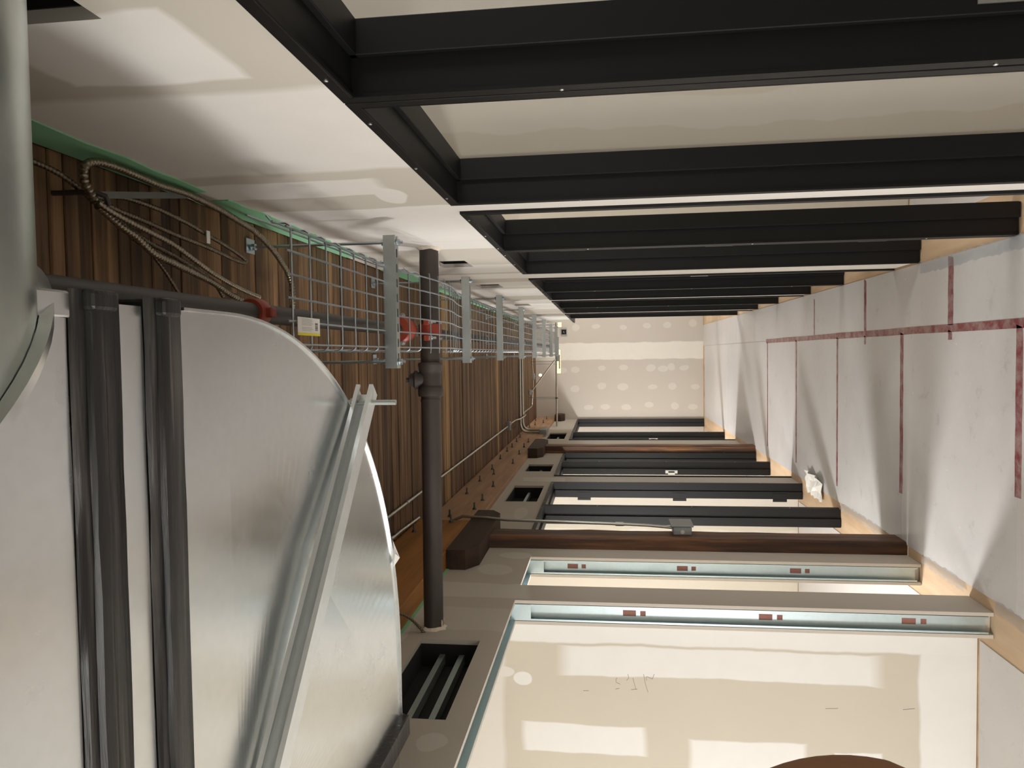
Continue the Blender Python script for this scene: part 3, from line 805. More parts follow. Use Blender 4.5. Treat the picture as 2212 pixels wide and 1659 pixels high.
for i, y in enumerate(SY):
    st = empty('strut_support', ((X0s + X1s) / 2, y, ZS)); tag(st, '%s grey strut cross-piece under the wire basket tray' % ordn[i], 'strut', 'strut supports of the basket tray')
    slotted(y, st)
    for x in (X0s + .022, X1s - .022):
        rod = MB().tube([(x, y, ZS - .022), (x, y, HD - .004)], .0048, 8).build('threaded_rod', M_wire, st, True)
        MB().lathe([(0, .0115), (.010, .0115)], (x, y, ZS - .012), (0, 0, 1), 6).build('nut', M_wire, rod)
        MB().lathe([(0, .0115), (.008, .0115)], (x, y, ZS + .042), (0, 0, 1), 6).build('nut', M_wire, rod)
        MB().box(x - .022, x + .028, y - .03, y + .03, HD - .012, HD - .006).build('ceiling_plate', M_wire, rod)
        MB().lathe([(0, .012), (.014, .012)], (x, y, HD - .03), (0, 0, 1), 6).build('nut', M_wire, rod)
ZT = ZS + .0445
XT0, XT1 = .018, .316
def dip(y):
    if y < SY[0] + .02 or y > SY[1] - .02: return 0.0
    t = (y - SY[0]) / (3.15 - SY[0]) if y < 3.15 else (SY[1] - y) / (SY[1] - 3.15)
    return -.058 * (t * t * (3 - 2 * t))
tray = empty('wire_basket_tray', (.167, 1.7, ZT)); tag(tray, 'long galvanised wire basket cable tray under the timber deck', 'cable tray')
YT0, YT1 = 1.66, 11.35
YS = [YT0 + (YT1 - YT0) * i / 120 for i in range(121)]
def keep(y, cut): return not (cut and 2.86 < y < 3.42)
WR = .0027
for j in range(6):
    x = XT0 + .012 + (XT1 - XT0 - .024) * j / 5
    MB().tube([(x, y, ZT + dip(y) - WR * 2) for y in YS], WR, 6).build('long_wire', M_wire, tray, True)
for x, dz in ((XT0, .028), (XT0 - .002, .055), (XT1, .028), (XT1 + .002, .055)):
    for (a, b) in ((YT0 - .07 if dz > .05 and x > .1 else YT0, 2.86), (3.42, YT1)):
        ys = [a + (b - a) * i / 60 for i in range(61)]
        MB().tube([(x, y, ZT + dip(y) + dz) for y in ys], WR, 6).build('side_wire', M_wire, tray, True)
def cross(full):
    pts = []
    if full: pts += [(XT0 - .004, 0, .058), (XT0 - .002, 0, .012)]
    pts += [(XT0 + (.004 if full else -.01), 0, .002), (XT0 + .012, 0, 0), (XT1 - .012, 0, 0), (XT1 - (.004 if full else -.01), 0, .002)]
    if full: pts += [(XT1 + .002, 0, .012), (XT1 + .004, 0, .045), (XT1 + .022, 0, .060)]
    me = MB().tube(pts, WR, 6).mesh('cross_wire', smooth=True); me.materials.append(M_wire); return me
cf, cc = cross(True), cross(False)
y = YT0 + .04
while y < YT1:
    o = bpy.data.objects.new('cross_wire', cf if keep(y, True) else cc); C.objects.link(o); o.parent = tray
    o.location = Vector((0, y, ZT + dip(y))) - tray.location
    y += .1115
# product card clipped to the near end of the tray
cd = empty('hang_tag', (.07, 1.77, ZT - .01)); tag(cd, 'small white card with fine print and yellow stripe on the tray', 'tag')
ca = [(.1, 1.70), (.1, 1.835), (.052, 1.835), (.052, 1.70)]
z_ = ZT - .012
MB().box(.0525, .0965, 1.697, 1.835, z_ - .001, z_, .0004).build('card', M_white, cd)
MB().box(.0525, .059, 1.698, 1.834, z_ - .0014, z_ - .0009).build('yellow_stripe', M_yellow, cd)
for q in range(9):
    xx = .0925 - q * .0034
    if q == 5: continue
    MB().box(xx - .0006, xx, 1.722, 1.722 + random.uniform(.055, .072), z_ - .0014, z_ - .0009).build('print_line', M_print, cd)
for q in range(12):
    xx = .066 + q * .0016
    MB().box(xx, xx + random.choice((.0005, .0009)), 1.803, 1.82, z_ - .0014, z_ - .0009).build('barcode_bar', M_barc, cd)

# ------------------------------------------------------------------ cast-iron drain pipe crossing the corridor
A = Vector((R + .05, 3.20, 2.436)); B = Vector((L - .05, 3.075, 2.416)); dv = (B - A).normalized()
ci = empty('drain_pipe', (-.35, 3.14, 2.38)); tag(ci, 'dark cast-iron drain pipe crossing from wall to wall with cleanout', 'pipe')
pr_ = .0415
def at_x(x): return A + dv * ((x - A.x) / dv.x)
pt = at_x(-.03)
MB().tube([A, at_x(-.05)], pr_, 28).build('pipe_length', M_iron, ci, True)
MB().tube([at_x(-.17), B], pr_, 28).build('pipe_length', M_iron, ci, True)
hub = MB().lathe([(0, .045), (.0, .052), (.010, .054), (.014, .052), (.034, .050), (.040, .046), (.052, .046), (.10, .046), (.105, .050), (.112, .054), (.135, .054), (.145, .052), (.145, .044)], at_x(-.033), dv, 32)
h = hub.build('cleanout_tee', M_iron, ci, True)
MB().lathe([(0, .034), (.055, .034), (.055, .040), (.068, .040), (.072, .034), (.074, .030), (.092, .026), (.092, .010), (.104, .010)], at_x(-.105), (0, -.25, 1), 24).build('cleanout_plug', M_iron, h, True)
MB().lathe([(0, .0435), (.012, .0435)], at_x(-.19), dv, 28).build('seam_band', M_iron, h, True)
# crumbly plaster round both ends
def plaster(c, ax, n_=16, label='plaster_ring'):
    m = MB(); vs = []; fs = []
    for i in range(n_):
        a = 2 * PI * i / n_; r1 = pr_ + .001; r2 = pr_ + random.uniform(.006, .02); d = random.uniform(.002, .010)
        for r, dx in ((r1, d + .006), (r2, .001), (r1, -.004)):
            vs.append((c[0] + ax * dx, c[1] + r * math.cos(a), c[2] + r * math.sin(a)))
    for i in range(n_):
        j = (i + 1) % n_
        for k2 in range(3): fs.append((3 * i + k2, 3 * i + (k2 + 1) % 3, 3 * j + (k2 + 1) % 3, 3 * j + k2))
    return m.add(vs, fs)
e0 = at_x(R); e1 = at_x(L)
plaster(e0, -1).build('plaster_ring', M_plaster, wr); plaster(e1, 1).build('plaster_ring', M_plaster, wl)
for (x, a, sx, sz) in [(R - .018, -1.35, .010, .008), (R - .045, -1.1, .022, .005), (R - .075, -1.2, .012, .006), (L + .022, -1.9, .018, .01), (L + .03, -1.2, .012, .007)]:
    c = at_x(x); y_ = c.y + (pr_) * math.cos(a); z2 = c.z + pr_ * math.sin(a)
    bm = bmesh.new(); bmesh.ops.create_icosphere(bm, subdivisions=2, radius=1)
    m = MB().add([(x + v.co.x * sx * (1 + .2 * math.sin(9 * v.co.y)), y_ + v.co.y * sz, z2 + v.co.z * .003) for v in bm.verts], [tuple(v.index for v in f.verts) for f in bm.faces]); bm.free()
    m.build('plaster_splash', M_plaster, ci)

# ------------------------------------------------------------------ sprinkler main with red grooved couplings
XS, ZP = .108, 2.517
sp = empty('sprinkler_pipe', (XS, 4, ZP - .03)); tag(sp, 'dark steel sprinkler pipe above the basket tray with red couplings', 'pipe')
MB().tube([(XS, .83, ZP), (XS, 11.2, ZP)], .0240, 20).build('pipe_length', M_sprk, sp, True)
def coupling(y, r=.036):
    c = MB().lathe([(-.024, .0245), (-.024, r - .004), (-.016, r), (.016, r), (.024, r - .004), (.024, .0245)], (XS, y, ZP), (0, 1, 0), 28).build('coupling', M_red, sp, True)
    for sx in (-1, 1):
        MB().box(XS - .012, XS + .012, y - .014, y + .014, ZP + sx * (r + .004) - .010, ZP + sx * (r + .004) + .010, .004).build('bolt_pad', M_red, c)
    return c
coupling(1.715)
te = MB().lathe([(-.075, .0245), (-.075, .052), (-.062, .060), (-.045, .060), (-.036, .044), (.02, .042), (.03, .050), (.055, .050), (.06, .0245)], (XS, 3.03, ZP), (0, 1, 0), 28).build('tee_fitting', M_red, sp, True)
te['label'] = 'red painted branch fitting'
px = at_x(XS)
st_ = MB().lathe([(-.024, pr_ + .001), (-.024, pr_ + .008), (.024, pr_ + .008), (.024, pr_ + .001)], px, dv, 28).build('clamp_strap', M_red, te, True)
for dx in (-.034, .034):
    for dy in (-1, 1):
        MB().box(XS + dx - .012, XS + dx + .012, px.y + dy * .056 - .016, px.y + dy * .056 + .016, px.z - .012, px.z + .012, .004).build('bolt_pad', M_red, te)
        MB().lathe([(0, .010), (.012, .010), (.0121, .006), (.028, .006)], (XS + dx, px.y + dy * .058, px.z - .012), (0, 0, -1), 6).build('bolt', M_plate, te)
for dx in (.055, -.055):
    MB().lathe([(0, .011), (.014, .011), (.0141, .006), (.024, .006)], (XS + dx, 2.975, ZP - .02), (0, -1, 0), 8).build('bolt', M_plate, te)
for y in (5.2, 7.6, 10.0):
    MB().lathe([(-.012, .0245), (-.012, .029), (.012, .029), (.012, .0245)], (XS, y, ZP), (0, 1, 0), 20).build('hanger_ring', M_strut, sp, True)
    MB().tube([(XS, y, ZP + .026), (XS, y, HD - .002)], .0045, 8).build('hanger_rod', M_strut, sp, True)
MB().tube([(XS, 1.45, ZP + .024), (XS, 1.45, HD - .002)], .0045, 8).build('hanger_rod', M_strut, sp, True)

# ------------------------------------------------------------------ EMT conduits
def smooth_path(pts, n_=10):
    P = [Vector(p) for p in pts]; out = []
    for i in range(len(P) - 1):
        p0 = P[max(i - 1, 0)]; p1 = P[i]; p2 = P[i + 1]; p3 = P[min(i + 2, len(P) - 1)]
        for k2 in range(n_):
            t = k2 / n_
            out.append(.5 * ((2 * p1) + (p2 - p0) * t + (2 * p0 - 5 * p1 + 4 * p2 - p3) * t * t + (-p0 + 3 * p1 - 3 * p2 + p3) * t ** 3))
    out.append(P[-1]); return out
def conduit(name, pts, r, label, couplings=(), straps=(), sm=False):
    e = empty(name, (pts[0][0], pts[0][1], min(p[2] for p in pts))); tag(e, label, 'conduit')
    MB().tube(smooth_path(pts, 8) if sm else pts, r, 12).build('tube', M_emt, e, True)
    for c, ax in couplings: MB().lathe([(-.025, r + .003), (.025, r + .003)], c, ax, 14).build('coupling', M_emt, e, True)
    return e
ZC = HD - .016
conduit('conduit', [(-.893, 1.5, ZC), (-.893, 9.12, ZC)], .0095, 'long steel conduit along the deck beside the beam', [((-.893, 4.4, ZC), (0, 1, 0)), ((-.893, 7.3, ZC), (0, 1, 0))])
conduit('conduit', [(-.89, 9.2, ZC), (-.89, 9.9, ZC), (-.887, 10.15, ZC - .044), (-.89, 10.8, ZC - .044), (-.872, 10.95, ZC), (-.862, 12.1, ZC), (-.80, 12.30, ZC), (-.60, 12.42, ZC), (-.43, 12.45, ZC)], .0095, 'thin conduit continuing past the junction box to the far end', sm=True)
conduit('conduit', [(-.33, 12.45, ZC), (-.2, 12.4, ZC), (-.05, 12.38, ZC), (.3, 12.38, ZC)], .0095, 'short conduit leaving the far lamp box towards the tray')
conduit('conduit', [(-1.025, 1.6, ZC), (-1.03, 4.2, ZC), (-1.045, 4.66, ZC - .002)], .0095, 'conduit hugging the top of the orange beam', [((-1.028, 4.05, ZC), (0, 1, 0))])
conduit('conduit', [(-.06, 10.42, ZC - .012), (-.85, 10.42, ZC - .012), (-1.0, 10.42, ZC - .014), (-1.075, 10.42, ZC - .05), (-1.1, 10.42, ZC - .12), (-1.1, 10.40, 2.60)], .016, 'nearer of two thick conduits bending down the beam', sm=True)
conduit('conduit', [(-.06, 10.72, ZC - .012), (-.85, 10.72, ZC - .012), (-1.0, 10.72, ZC - .014), (-1.075, 10.72, ZC - .05), (-1.1, 10.72, ZC - .12), (-1.1, 10.68, 2.60)], .016, 'farther of two thick conduits bending down the beam', sm=True)
conduit('conduit', [(-1.095, 4.72, ZC), (-1.095, 4.715, 2.72), (-1.040, 4.695, 2.60), (-1.040, 4.66, 2.44), (-1.043, 4.62, 2.3), (-1.055, 4.60, 1.55), (-1.06, 4.60, 1.42), (-1.07, 4.595, 1.285)], .0095, 'slim conduit running down the corner of the timber post', [((-1.054, 4.60, 1.60), (0, 0, 1))])
# boxes
def jbox(name, x0, x1, y0, y1, z0, z1, label, cat='box', mat=None, cover=None):
    e = empty(name, ((x0 + x1) / 2, (y0 + y1) / 2, z0)); tag(e, label, cat)
    MB().box(x0, x1, y0, y1, z0, z1, .004).build('body', mat or M_pvcg, e)
    return e
b1 = jbox('junction_box', -.945, -.835, 9.11, 9.21, ZC - .03, HD - .005, 'small steel junction box with loose wires on the deck')
for q in range(6):
    x = -.89 + random.uniform(-.04, .04); y = 9.16 + random.uniform(-.04, .04)
    MB().tube(smooth_path([(x, y, ZC - .03), (x + random.uniform(-.03, .03), y + random.uniform(-.03, .03), ZC - .08), (x + random.uniform(-.08, .08), y + random.uniform(-.06, .06), ZC - .10)], 4), .0016, 6).build('loose_wire', M_bolt, b1, True)
b2 = jbox('junction_box', -.43, -.33, 12.40, 12.50, ZC - .03, HD - .005, 'steel octagon lamp box holding a small bare bulb')
MB().tube([(-.38, 12.45, ZC - .03), (-.36, 12.45, ZC - .10)], .008, 8).build('socket', M_plate, b2, True)
MB().lathe([(0, .008), (.012, .02), (.03, .024), (.045, .018), (.052, .004)], (-.36, 12.45, ZC - .10), (.1, 0, -1), 14).build('bulb', M_bulb2, b2, True)
b3 = jbox('pull_box', -1.125, -1.06, 10.33, 10.76, 2.50, 2.60, 'green-tinted steel pull box at the foot of the two conduits')
sb = empty('switch_box', (-1.06, 4.55, 1.17)); tag(sb, 'grey switch box with projecting cover on the timber post', 'switch box')
MB().box(-1.095, -1.045, 4.50, 4.60, 1.175, 1.285, .006).build('body', M_pvcg, sb)
MB().box(-1.045, -1.030, 4.495, 4.66, 1.165, 1.30, .004).build('cover', M_pvcg, sb)
MB().lathe([(0, .012), (.001, .012)], (-1.075, 4.4995, 1.23), (0, -1, 0), 16).build('knockout', M_emt, sb)
fb = empty('wall_box', (.376, D, 2.34)); tag(fb, 'open square steel box on the far wall near the tray', 'box')
m = MB(); slab_holes(m, D - .03, D - .001, .32, .43, 2.335, 2.445, [(.333, .417, 2.348, 2.432)], axis='Y'); m.build('body', M_pvcg, fb)
MB().box(.333, .417, D - .006, D - .001, 2.348, 2.432).build('back_plate', M_cavshade, fb)  # shade inside the open box put into the plate's colour
MB().tube([(.36, D - .006, 2.38), (.375, D - .02, 2.40), (.39, D - .01, 2.385)], .004, 6).build('loose_wire', M_plate, fb, True)
# white square bracket plates on the far right heads
for (y, x) in ((6.32, R + .05), (6.72, R + .05)):
    pass
# far cross pipe with hangers and brace
fp = empty('branch_pipe', (-.4, 11.9, 2.42)); tag(fp, 'thin pipe crossing the far end of the corridor on double rods', 'pipe')
MB().tube([(XO, 11.9, 2.447), (L - .02, 11.9, 2.452)], .0135, 12).build('pipe_length', M_emt, fp, True)
for x in (-.165, -.71):
    for dx in ((0,) if x > -.5 else (-.012, .012)):
        MB().tube([(x + dx, 11.9, 2.44), (x + dx, 11.9, HD - .003)], .004, 6).build('hanger_rod', M_bolt, fp, True)
MB().lathe([(-.014, .0145), (-.014, .021), (.014, .021), (.014, .0145)], (-.71, 11.9, 2.45), (1, 0, 0), 14).build('clamp', M_bolt, fp, True)
MB().tube([(-.10, 11.9, 2.47), (-.62, 11.9, HD - .03)], .011, 10).build('sway_brace', M_emt, fp, True)
MB().box(-.66, -.58, 11.88, 11.92, HD - .04, HD - .004, .003).build('brace_foot', M_strut, fp)
# caged temporary lamps at the far end
def caged(x, y, z, n_, label):
    e = empty('caged_lamp', (x, y, z)); tag(e, label, 'lamp', 'caged lamps at the far end')
    MB().box(x - .05 * n_ + .008, x + .05 * n_ - .008, y - .03, y + .03, z - .045, z + .01, .008).build('lamp_body', M_bulb, e)
    m = MB()
    for i in range(n_ * 2 + 1):
        xx = x - .05 * n_ + .05 * i; m.box(xx - .002, xx + .002, y - .036, y - .032, z - .055, z + .015)
    for zz in (-.055, -.02, .013): m.box(x - .05 * n_, x + .05 * n_, y - .036, y - .032, z + zz - .002, z + zz + .002)
    m.build('cage', M_cage, e)
    MB().tube([(x, y, z + .008), (x, y, HD - .001)], .003, 6).build('cord', M_iron, e, True)
caged(.475, 12.2, 2.425, 1, 'small glowing yellow caged lamp beside the far end of the bright wall')
caged(-.13, 12.2, 2.445, 4, 'longer glowing yellow caged lamp behind the far pipe')
hf = empty('strip_fixture', (-.1, 11.6, 2.36)); tag(hf, 'grey hanging strip fixture turned away at the far end', 'fixture')
MB().box(-.12, .26, 11.55, 11.62, 2.39, 2.43, .004).build('housing', M_pvcg, hf)
MB().box(-.24, -.02, 11.58, 11.70, 2.375, 2.392, .003).build('bracket', M_pvcg, hf)
for x in (-.08, .22): MB().tube([(x, 11.585, 2.428), (x, 11.585, HD - .001)], .0025, 6).build('hanger_wire', M_bolt, hf, True)

# ------------------------------------------------------------------ armoured cables looped over a hook
def flex(pts, r, mat, pitch=.011):
    P = smooth_path(pts, 14)
    # resample evenly
    d = [0]
    for a, b in zip(P[:-1], P[1:]): d.append(d[-1] + (b - a).length)
    n_ = int(d[-1] / (pitch / 3)); out = []; j = 0
    for i in range(n_ + 1):
        s_ = d[-1] * i / n_
        while j < len(d) - 2 and d[j + 1] < s_: j += 1
        t = (s_ - d[j]) / max(1e-9, d[j + 1] - d[j]); out.append(P[j].lerp(P[j + 1], t))
    return MB().tube(out, r, 10, True, lambda i: r * (1.0 if i % 3 else .60))
c_loop = [(.353, 1.546, 2.80), (.368, 1.53, 2.80), (.387, 1.514, 2.80), (.411, 1.511, 2.80), (.428, 1.522, 2.80), (.440, 1.549, 2.80), (.445, 1.583, 2.80), (.447, 1.642, 2.80), (.445, 1.718, 2.80), (.443, 1.787, 2.80),
          (.446, 1.862, 2.80), (.447, 1.932, 2.80), (.438, 2.079, 2.80), (.421, 2.224, 2.80), (.410, 2.301, 2.80), (.378, 2.411, 2.80), (.337, 2.499, 2.80), (.29, 2.567, 2.80), (.223, 2.597, 2.80), (.175, 2.587, 2.80),
          (.142, 2.545, 2.795), (.128, 2.48, 2.79), (.139, 2.368, 2.79), (.169, 2.235, 2.79), (.193, 2.138, 2.80), (.219, 2.041, 2.80), (.238, 1.928, 2.80), (.252, 1.837, 2.80), (.267, 1.753, 2.80), (.296, 1.69, 2.80), (.312, 1.634, 2.80), (.331, 1.588, 2.80), (.344, 1.555, 2.80)]
c_in = [(.415, 1.30, 2.84), (.409, 1.42, 2.84), (.4, 1.494, 2.84), (.376, 1.566, 2.84), (.354, 1.621, 2.84), (.323, 1.718, 2.84), (.30, 1.80, 2.84), (.278, 1.922, 2.84), (.251, 2.038, 2.84), (.225, 2.123, 2.84), (.19, 2.19, 2.85)]
c_small = [(.373, 1.584, 2.82), (.383, 1.63, 2.82), (.389, 1.693, 2.82), (.389, 1.759, 2.82), (.386, 1.83, 2.82), (.38, 1.891, 2.82), (.374, 1.951, 2.82), (.365, 2.01, 2.82), (.355, 2.072, 2.82), (.341, 2.161, 2.82), (.325, 2.243, 2.82), (.313, 2.283, 2.82), (.304, 2.272, 2.82),
           (.306, 2.207, 2.82), (.316, 2.114, 2.82), (.324, 2.028, 2.82), (.330, 1.929, 2.82), (.336, 1.85, 2.82), (.342, 1.79, 2.82), (.347, 1.735, 2.82), (.352, 1.665, 2.82), (.359, 1.606, 2.82), (.363, 1.576, 2.82)]
c_end = [(.345, 1.527, 2.78), (.333, 1.571, 2.78), (.320, 1.645, 2.78), (.309, 1.72, 2.78), (.295, 1.807, 2.78), (.271, 1.896, 2.78), (.244, 1.994, 2.78), (.221, 2.102, 2.78), (.206, 2.197, 2.78), (.195, 2.288, 2.78)]
c_thin = [(.30, 1.70, 2.825), (.275, 1.77, 2.82), (.255, 1.80, 2.82), (.232, 1.833, 2.82), (.203, 1.867, 2.82), (.175, 1.901, 2.82), (.154, 1.93, 2.81), (.14, 1.96, 2.77)]
tag(flex(c_loop, .0098, M_flexb).build('armored_cable', M_flexb, None, True), 'thickest armoured cable in one big loop below the deck', 'cable', 'armoured cables')
tag(flex(c_in, .0068, M_flex).build('armored_cable', M_flex, None, True), 'armoured cable coming in from behind the round duct', 'cable', 'armoured cables')
ct = empty('armored_cable', (.35, 1.9, 2.81)); tag(ct, 'armoured cable folded back in a narrow loop with white tag', 'cable', 'armoured cables')
flex(c_small, .0066, M_flex).build('sheath', M_flex, ct, True)
m = MB().box(.330, .366, 2.025, 2.043, 2.806, 2.808); m.build('paper_tag', M_white, ct)
tag(flex(c_end, .0072, M_flexb).build('armored_cable', M_flexb, None, True), 'armoured cable ending cut off short in mid-air', 'cable', 'armoured cables')
tag(flex(c_thin, .0052, M_flex).build('armored_cable', M_flex, None, True), 'thinnest armoured cable dropping behind the sprinkler pipe', 'cable', 'armoured cables')
hk = empty('cable_hook', (.37, 1.56, 2.83)); tag(hk, 'dark hook and strap holding the cable bundle to the deck', 'hook')
MB().tube([(.372, 1.535, HD - .003), (.372, 1.54, 2.80), (.366, 1.56, 2.785), (.352, 1.575, 2.79), (.348, 1.58, 2.81)], .006, 8).build('hook', M_iron, hk, True)
MB().prism([(-.008, -.001), (.008, -.001), (.008, .001), (-.008, .001)], (.372, 1.57, 2.815), (.449, 1.95, 2.80)).build('strap', M_bolt, hk)
tag(flex([(-1.045, 2.75, 2.78), (-1.045, 2.85, 2.70), (-1.048, 2.93, 2.60), (-1.085, 2.99, 2.51), (-1.17, 3.02, 2.44)], .0065, M_flex).build('armored_cable', M_flex, None, True), 'short armoured cable entering the shaded wall by the drain pipe end', 'cable', 'armoured cables')

# ------------------------------------------------------------------ crumpled film and torn floor sheet edges
def film_strip(x, y0, y1, w_, h_, name, label, seed):
    rnd = random.Random(seed); n_ = max(12, int((y1 - y0) / .03)); vs = []; fs = []
    for i in range(n_ + 1):
        y = y0 + (y1 - y0) * i / n_
        for q, t in enumerate((0, .35, .7, 1)):
            hh = h_ * (t ** 2) + rnd.uniform(-.002, .004) * (t > 0) + .0015
            vs.append((x + w_ * t + rnd.uniform(-.006, .006), y + rnd.uniform(-.004, .004), max(.0012, hh)))
    k2 = len(vs); vs += [(a, b, c + .0006) for a, b, c in vs]
    for i in range(n_):
        for q in range(3):
            a = i * 4 + q; fs += [(a, a + 1, a + 5, a + 4), (a + k2, a + 4 + k2, a + 5 + k2, a + 1 + k2)]
    return tag(MB().add(vs, fs).build(name, M_film, None, True), label, 'plastic film')
film_strip(R - .07, 2.3, 4.25, .06, .010, 'plastic_film', 'clear film edge curling along the foot of the bright wall', 3)
film_strip(L + .06, 3.72, 4.2, -.05, .006, 'plastic_film', 'film edge across the sill of the narrow opening', 4)
film_strip(L + .06, 4.72, 5.6, -.05, .006, 'plastic_film', 'film edge across the sill beyond the timber post', 5)
film_strip(L + .06, 2.2, 3.44, -.05, .006, 'plastic_film', 'film edge across the sill of the widest opening', 6)
rnd = random.Random(11)
vs = []; fs = []
for i in range(9):
    for j in range(5):
        vs.append((L - .02 + .045 * j + rnd.uniform(-.012, .012), 6.0 + .055 * i + rnd.uniform(-.015, .015), .004 + .05 * rnd.random() * (0.3 + j / 5)))
for i in range(8):
    for j in range(4):
        a = i * 5 + j; fs.append((a, a + 1, a + 6, a + 5))
k2 = len(vs); vs += [(a, b, c + .0012) for a, b, c in vs]; fs += [tuple(i + k2 for i in f[::-1]) for f in fs]
tag(MB().add(vs, fs).build('torn_paper', M_white), 'crumpled torn scrap of floor paper in a doorway beyond the timber post', 'paper')

# ------------------------------------------------------------------ person standing at the edge, seen only by the back of the head
def skin_body(name, joints, edges, mat, parent, sub=2):
    me = bpy.data.meshes.new(name)
    names = list(joints); off = wloc(parent)
    me.from_pydata([Vector(joints[k2][0]) - off for k2 in names], [(names.index(a), names.index(b)) for a, b in edges], [])
    o = bpy.data.objects.new(name, me); C.objects.link(o); o.parent = parent
    sk = o.modifiers.new('skin', 'SKIN'); sk.use_smooth_shade = True
    for v, k2 in zip(me.skin_vertices[0].data, names):
        r = joints[k2][1]; v.radius = r if isinstance(r, tuple) else (r, r)
    me.skin_vertices[0].data[0].use_root = True
    ss = o.modifiers.new('sub', 'SUBSURF'); ss.levels = sub; ss.render_levels = sub
    me.materials.append(mat); return o
PX, PY = -.435, .53
per = empty('person', (PX, PY, 0)); tag(per, 'person whose brown close-cropped head cuts into the bottom edge of the photo', 'person')
J = {'pelvis': ((PX, PY, .90), (.12, .15)), 'belly': ((PX, PY, 1.05), (.105, .14)), 'chest': ((PX - .01, PY, 1.22), (.11, .17)), 'base': ((PX + .005, PY, 1.345), (.075, .10)), 'neck': ((PX + .02, PY, 1.385), (.052, .052)), 'neck2': ((PX + .02, PY, 1.42), (.05, .05))}
E_ = [('pelvis', 'belly'), ('belly', 'chest'), ('chest', 'base'), ('base', 'neck'), ('neck', 'neck2')]
for sg, s in ((-1, 'r'), (1, 'l')):
    J.update({'sh' + s: ((PX - .01, PY + sg * .165, 1.315), (.055, .055)), 'el' + s: ((PX - .02, PY + sg * .215, 1.05), (.042, .042)), 'wr' + s: ((PX - .09, PY + sg * .20, .82), (.028, .024)),
              'hip' + s: ((PX, PY + sg * .09, .82), (.085, .085)), 'kn' + s: ((PX - .01, PY + sg * .095, .47), (.058, .055)), 'an' + s: ((PX + .01, PY + sg * .095, .09), (.040, .040)), 'to' + s: ((PX - .15, PY + sg * .105, .035), (.042, .030))})
    E_ += [('base', 'sh' + s), ('sh' + s, 'el' + s), ('el' + s, 'wr' + s), ('pelvis', 'hip' + s), ('hip' + s, 'kn' + s), ('kn' + s, 'an' + s), ('an' + s, 'to' + s)]
body = skin_body('body', J, E_, M_shirt, per)
hands = 0
for sg in (-1, 1):
    wx, wy, wz = PX - .09, PY + sg * .20, .82
    HJ = {'w': ((wx, wy, wz + .01), (.024, .02)), 'p': ((wx - .015, wy, wz - .05), (.036, .015)), 'k': ((wx - .022, wy, wz - .085), (.040, .014))}
    HE = [('w', 'p'), ('p', 'k')]
    for q, (dx, ln) in enumerate(((-.030, .065), (-.010, .075), (.011, .070), (.030, .055))):
        a, b, c = 'a%d' % q, 'b%d' % q, 'c%d' % q
        HJ[a] = ((wx - .022 + dx, wy, wz - .10), .0095); HJ[b] = ((wx - .028 + dx, wy - sg * .012, wz - .10 - ln * .5), .0085); HJ[c] = ((wx - .026 + dx, wy - sg * .032, wz - .10 - ln * .9), .0075)
        HE += [('k', a), (a, b), (b, c)]
    HJ['t1'] = ((wx - .055, wy - sg * .012, wz - .055), .011); HJ['t2'] = ((wx - .07, wy - sg * .025, wz - .095), .009)
    HE += [('p', 't1'), ('t1', 't2')]
    skin_body('hand', HJ, HE, M_skin, per, 2)
# trousers and boots as clothing shells
TJ = {'pelvis': ((PX, PY, .93), (.13, .16))}; TE = []
for sg, s in ((-1, 'r'), (1, 'l')):
    TJ.update({'hip' + s: ((PX, PY + sg * .09, .80), (.098, .095)), 'kn' + s: ((PX - .01, PY + sg * .095, .47), (.072, .07)), 'an' + s: ((PX + .01, PY + sg * .095, .12), (.062, .06))})
    TE += [('pelvis', 'hip' + s), ('hip' + s, 'kn' + s), ('kn' + s, 'an' + s)]
skin_body('trousers', TJ, TE, M_jeans, per)
for sg in (-1, 1):
    skin_body('boot', {'h': ((PX + .03, PY + sg * .097, .055), (.05, .05)), 'a': ((PX + .012, PY + sg * .097, .12), (.055, .055)), 'm': ((PX - .07, PY + sg * .10, .045), (.048, .04)), 't': ((PX - .16, PY + sg * .105, .038), (.045, .034))}, [('h', 'a'), ('h', 'm'), ('m', 't')], M_boot, per)
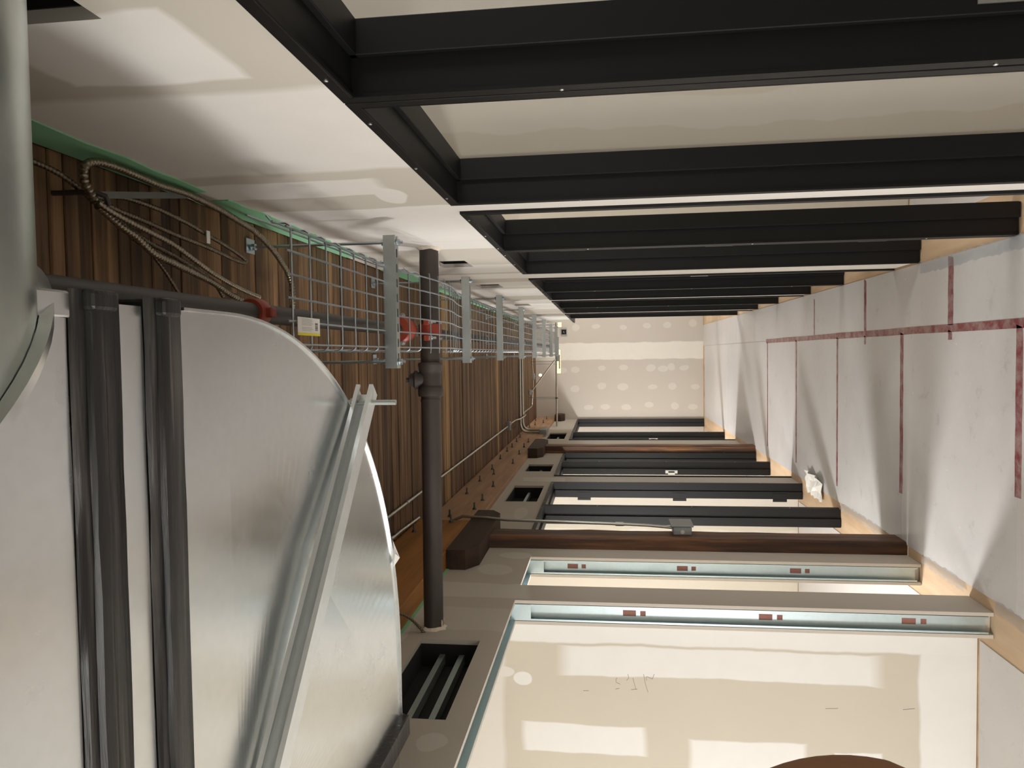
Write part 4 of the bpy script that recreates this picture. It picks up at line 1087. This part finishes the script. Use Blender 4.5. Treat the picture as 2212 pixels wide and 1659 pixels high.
# head: shaped ellipsoid with face towards the left room
bm = bmesh.new(); bmesh.ops.create_uvsphere(bm, u_segments=48, v_segments=32, radius=1)
hx, hy, hz = PX + .045, PY, 1.505
def headshape(v, k2=1.0):
    x, y, z = v
    fx = .098 if x > 0 else .096
    X = x * fx; Y = y * .076; Z = z * .118
    if z < -.25:                                    # jaw and nape narrow below the cheekbones
        t = (-.25 - z) / .75
        Y *= 1 - .32 * t
        if x > 0: X *= 1 - .42 * t
        else: X = X * (1 - .05 * t) - .006 * t
    if z > 0 and x < 0: X *= 1 - .06 * z
    if x < -.75 and abs(y) < .28 and -.45 < z < .12:     # nose
        X -= .022 * (1 - abs(y) / .28) * max(0, 1 - abs(z + .22) / .34)
    if x < -.6 and abs(abs(y) - .38) < .2 and -.08 < z < .18: X += .008     # eye sockets
    if x < -.7 and abs(y) < .35 and -.68 < z < -.55: X -= .005              # lips
    return (X * k2, Y * k2, Z * k2)
hv = [headshape(v.co) for v in bm.verts]
hf_ = [tuple(v.index for v in f.verts) for f in bm.faces]
head = MB().add([(hx + a, hy + b, hz + c) for a, b, c in hv], hf_).build('head', M_skin, per, True)
# cap of short hair over crown and back
hs = [headshape(v.co, 1.035) for v in bm.verts]; keepf = []
for f in bm.faces:
    c = f.calc_center_median()
    if c.z > .35 - .0 * c.x or (c.x > -.05 and c.z > -.35 - .25 * max(0, c.x)): keepf.append(tuple(v.index for v in f.verts))
used = sorted({i for f in keepf for i in f}); mp = {i: k2 for k2, i in enumerate(used)}
MB().add([(hx + hs[i][0], hy + hs[i][1], hz + hs[i][2]) for i in used], [tuple(mp[i] for i in f) for f in keepf]).build('hair', M_hair, per, True)
bm.free()
for sg in (-1, 1):
    MB().lathe([(0, .004), (.004, .017), (.010, .019), (.014, .014), (.012, .006)], (hx + .005, hy + sg * .070, hz - .012), (.35, sg, 0), 16).build('ear', M_skin, head, True)
    MB().lathe([(0, .002), (.003, .009), (.008, .010), (.011, .004)], (hx - .088, hy + sg * .030, hz + .008), (-1, 0, 0), 12).build('eye', M_white, head, True)
    MB().lathe([(0, .0045), (.0015, .0035)], (hx - .0985, hy + sg * .030, hz + .008), (-1, 0, 0), 12).build('iris', M_barc, head, True)
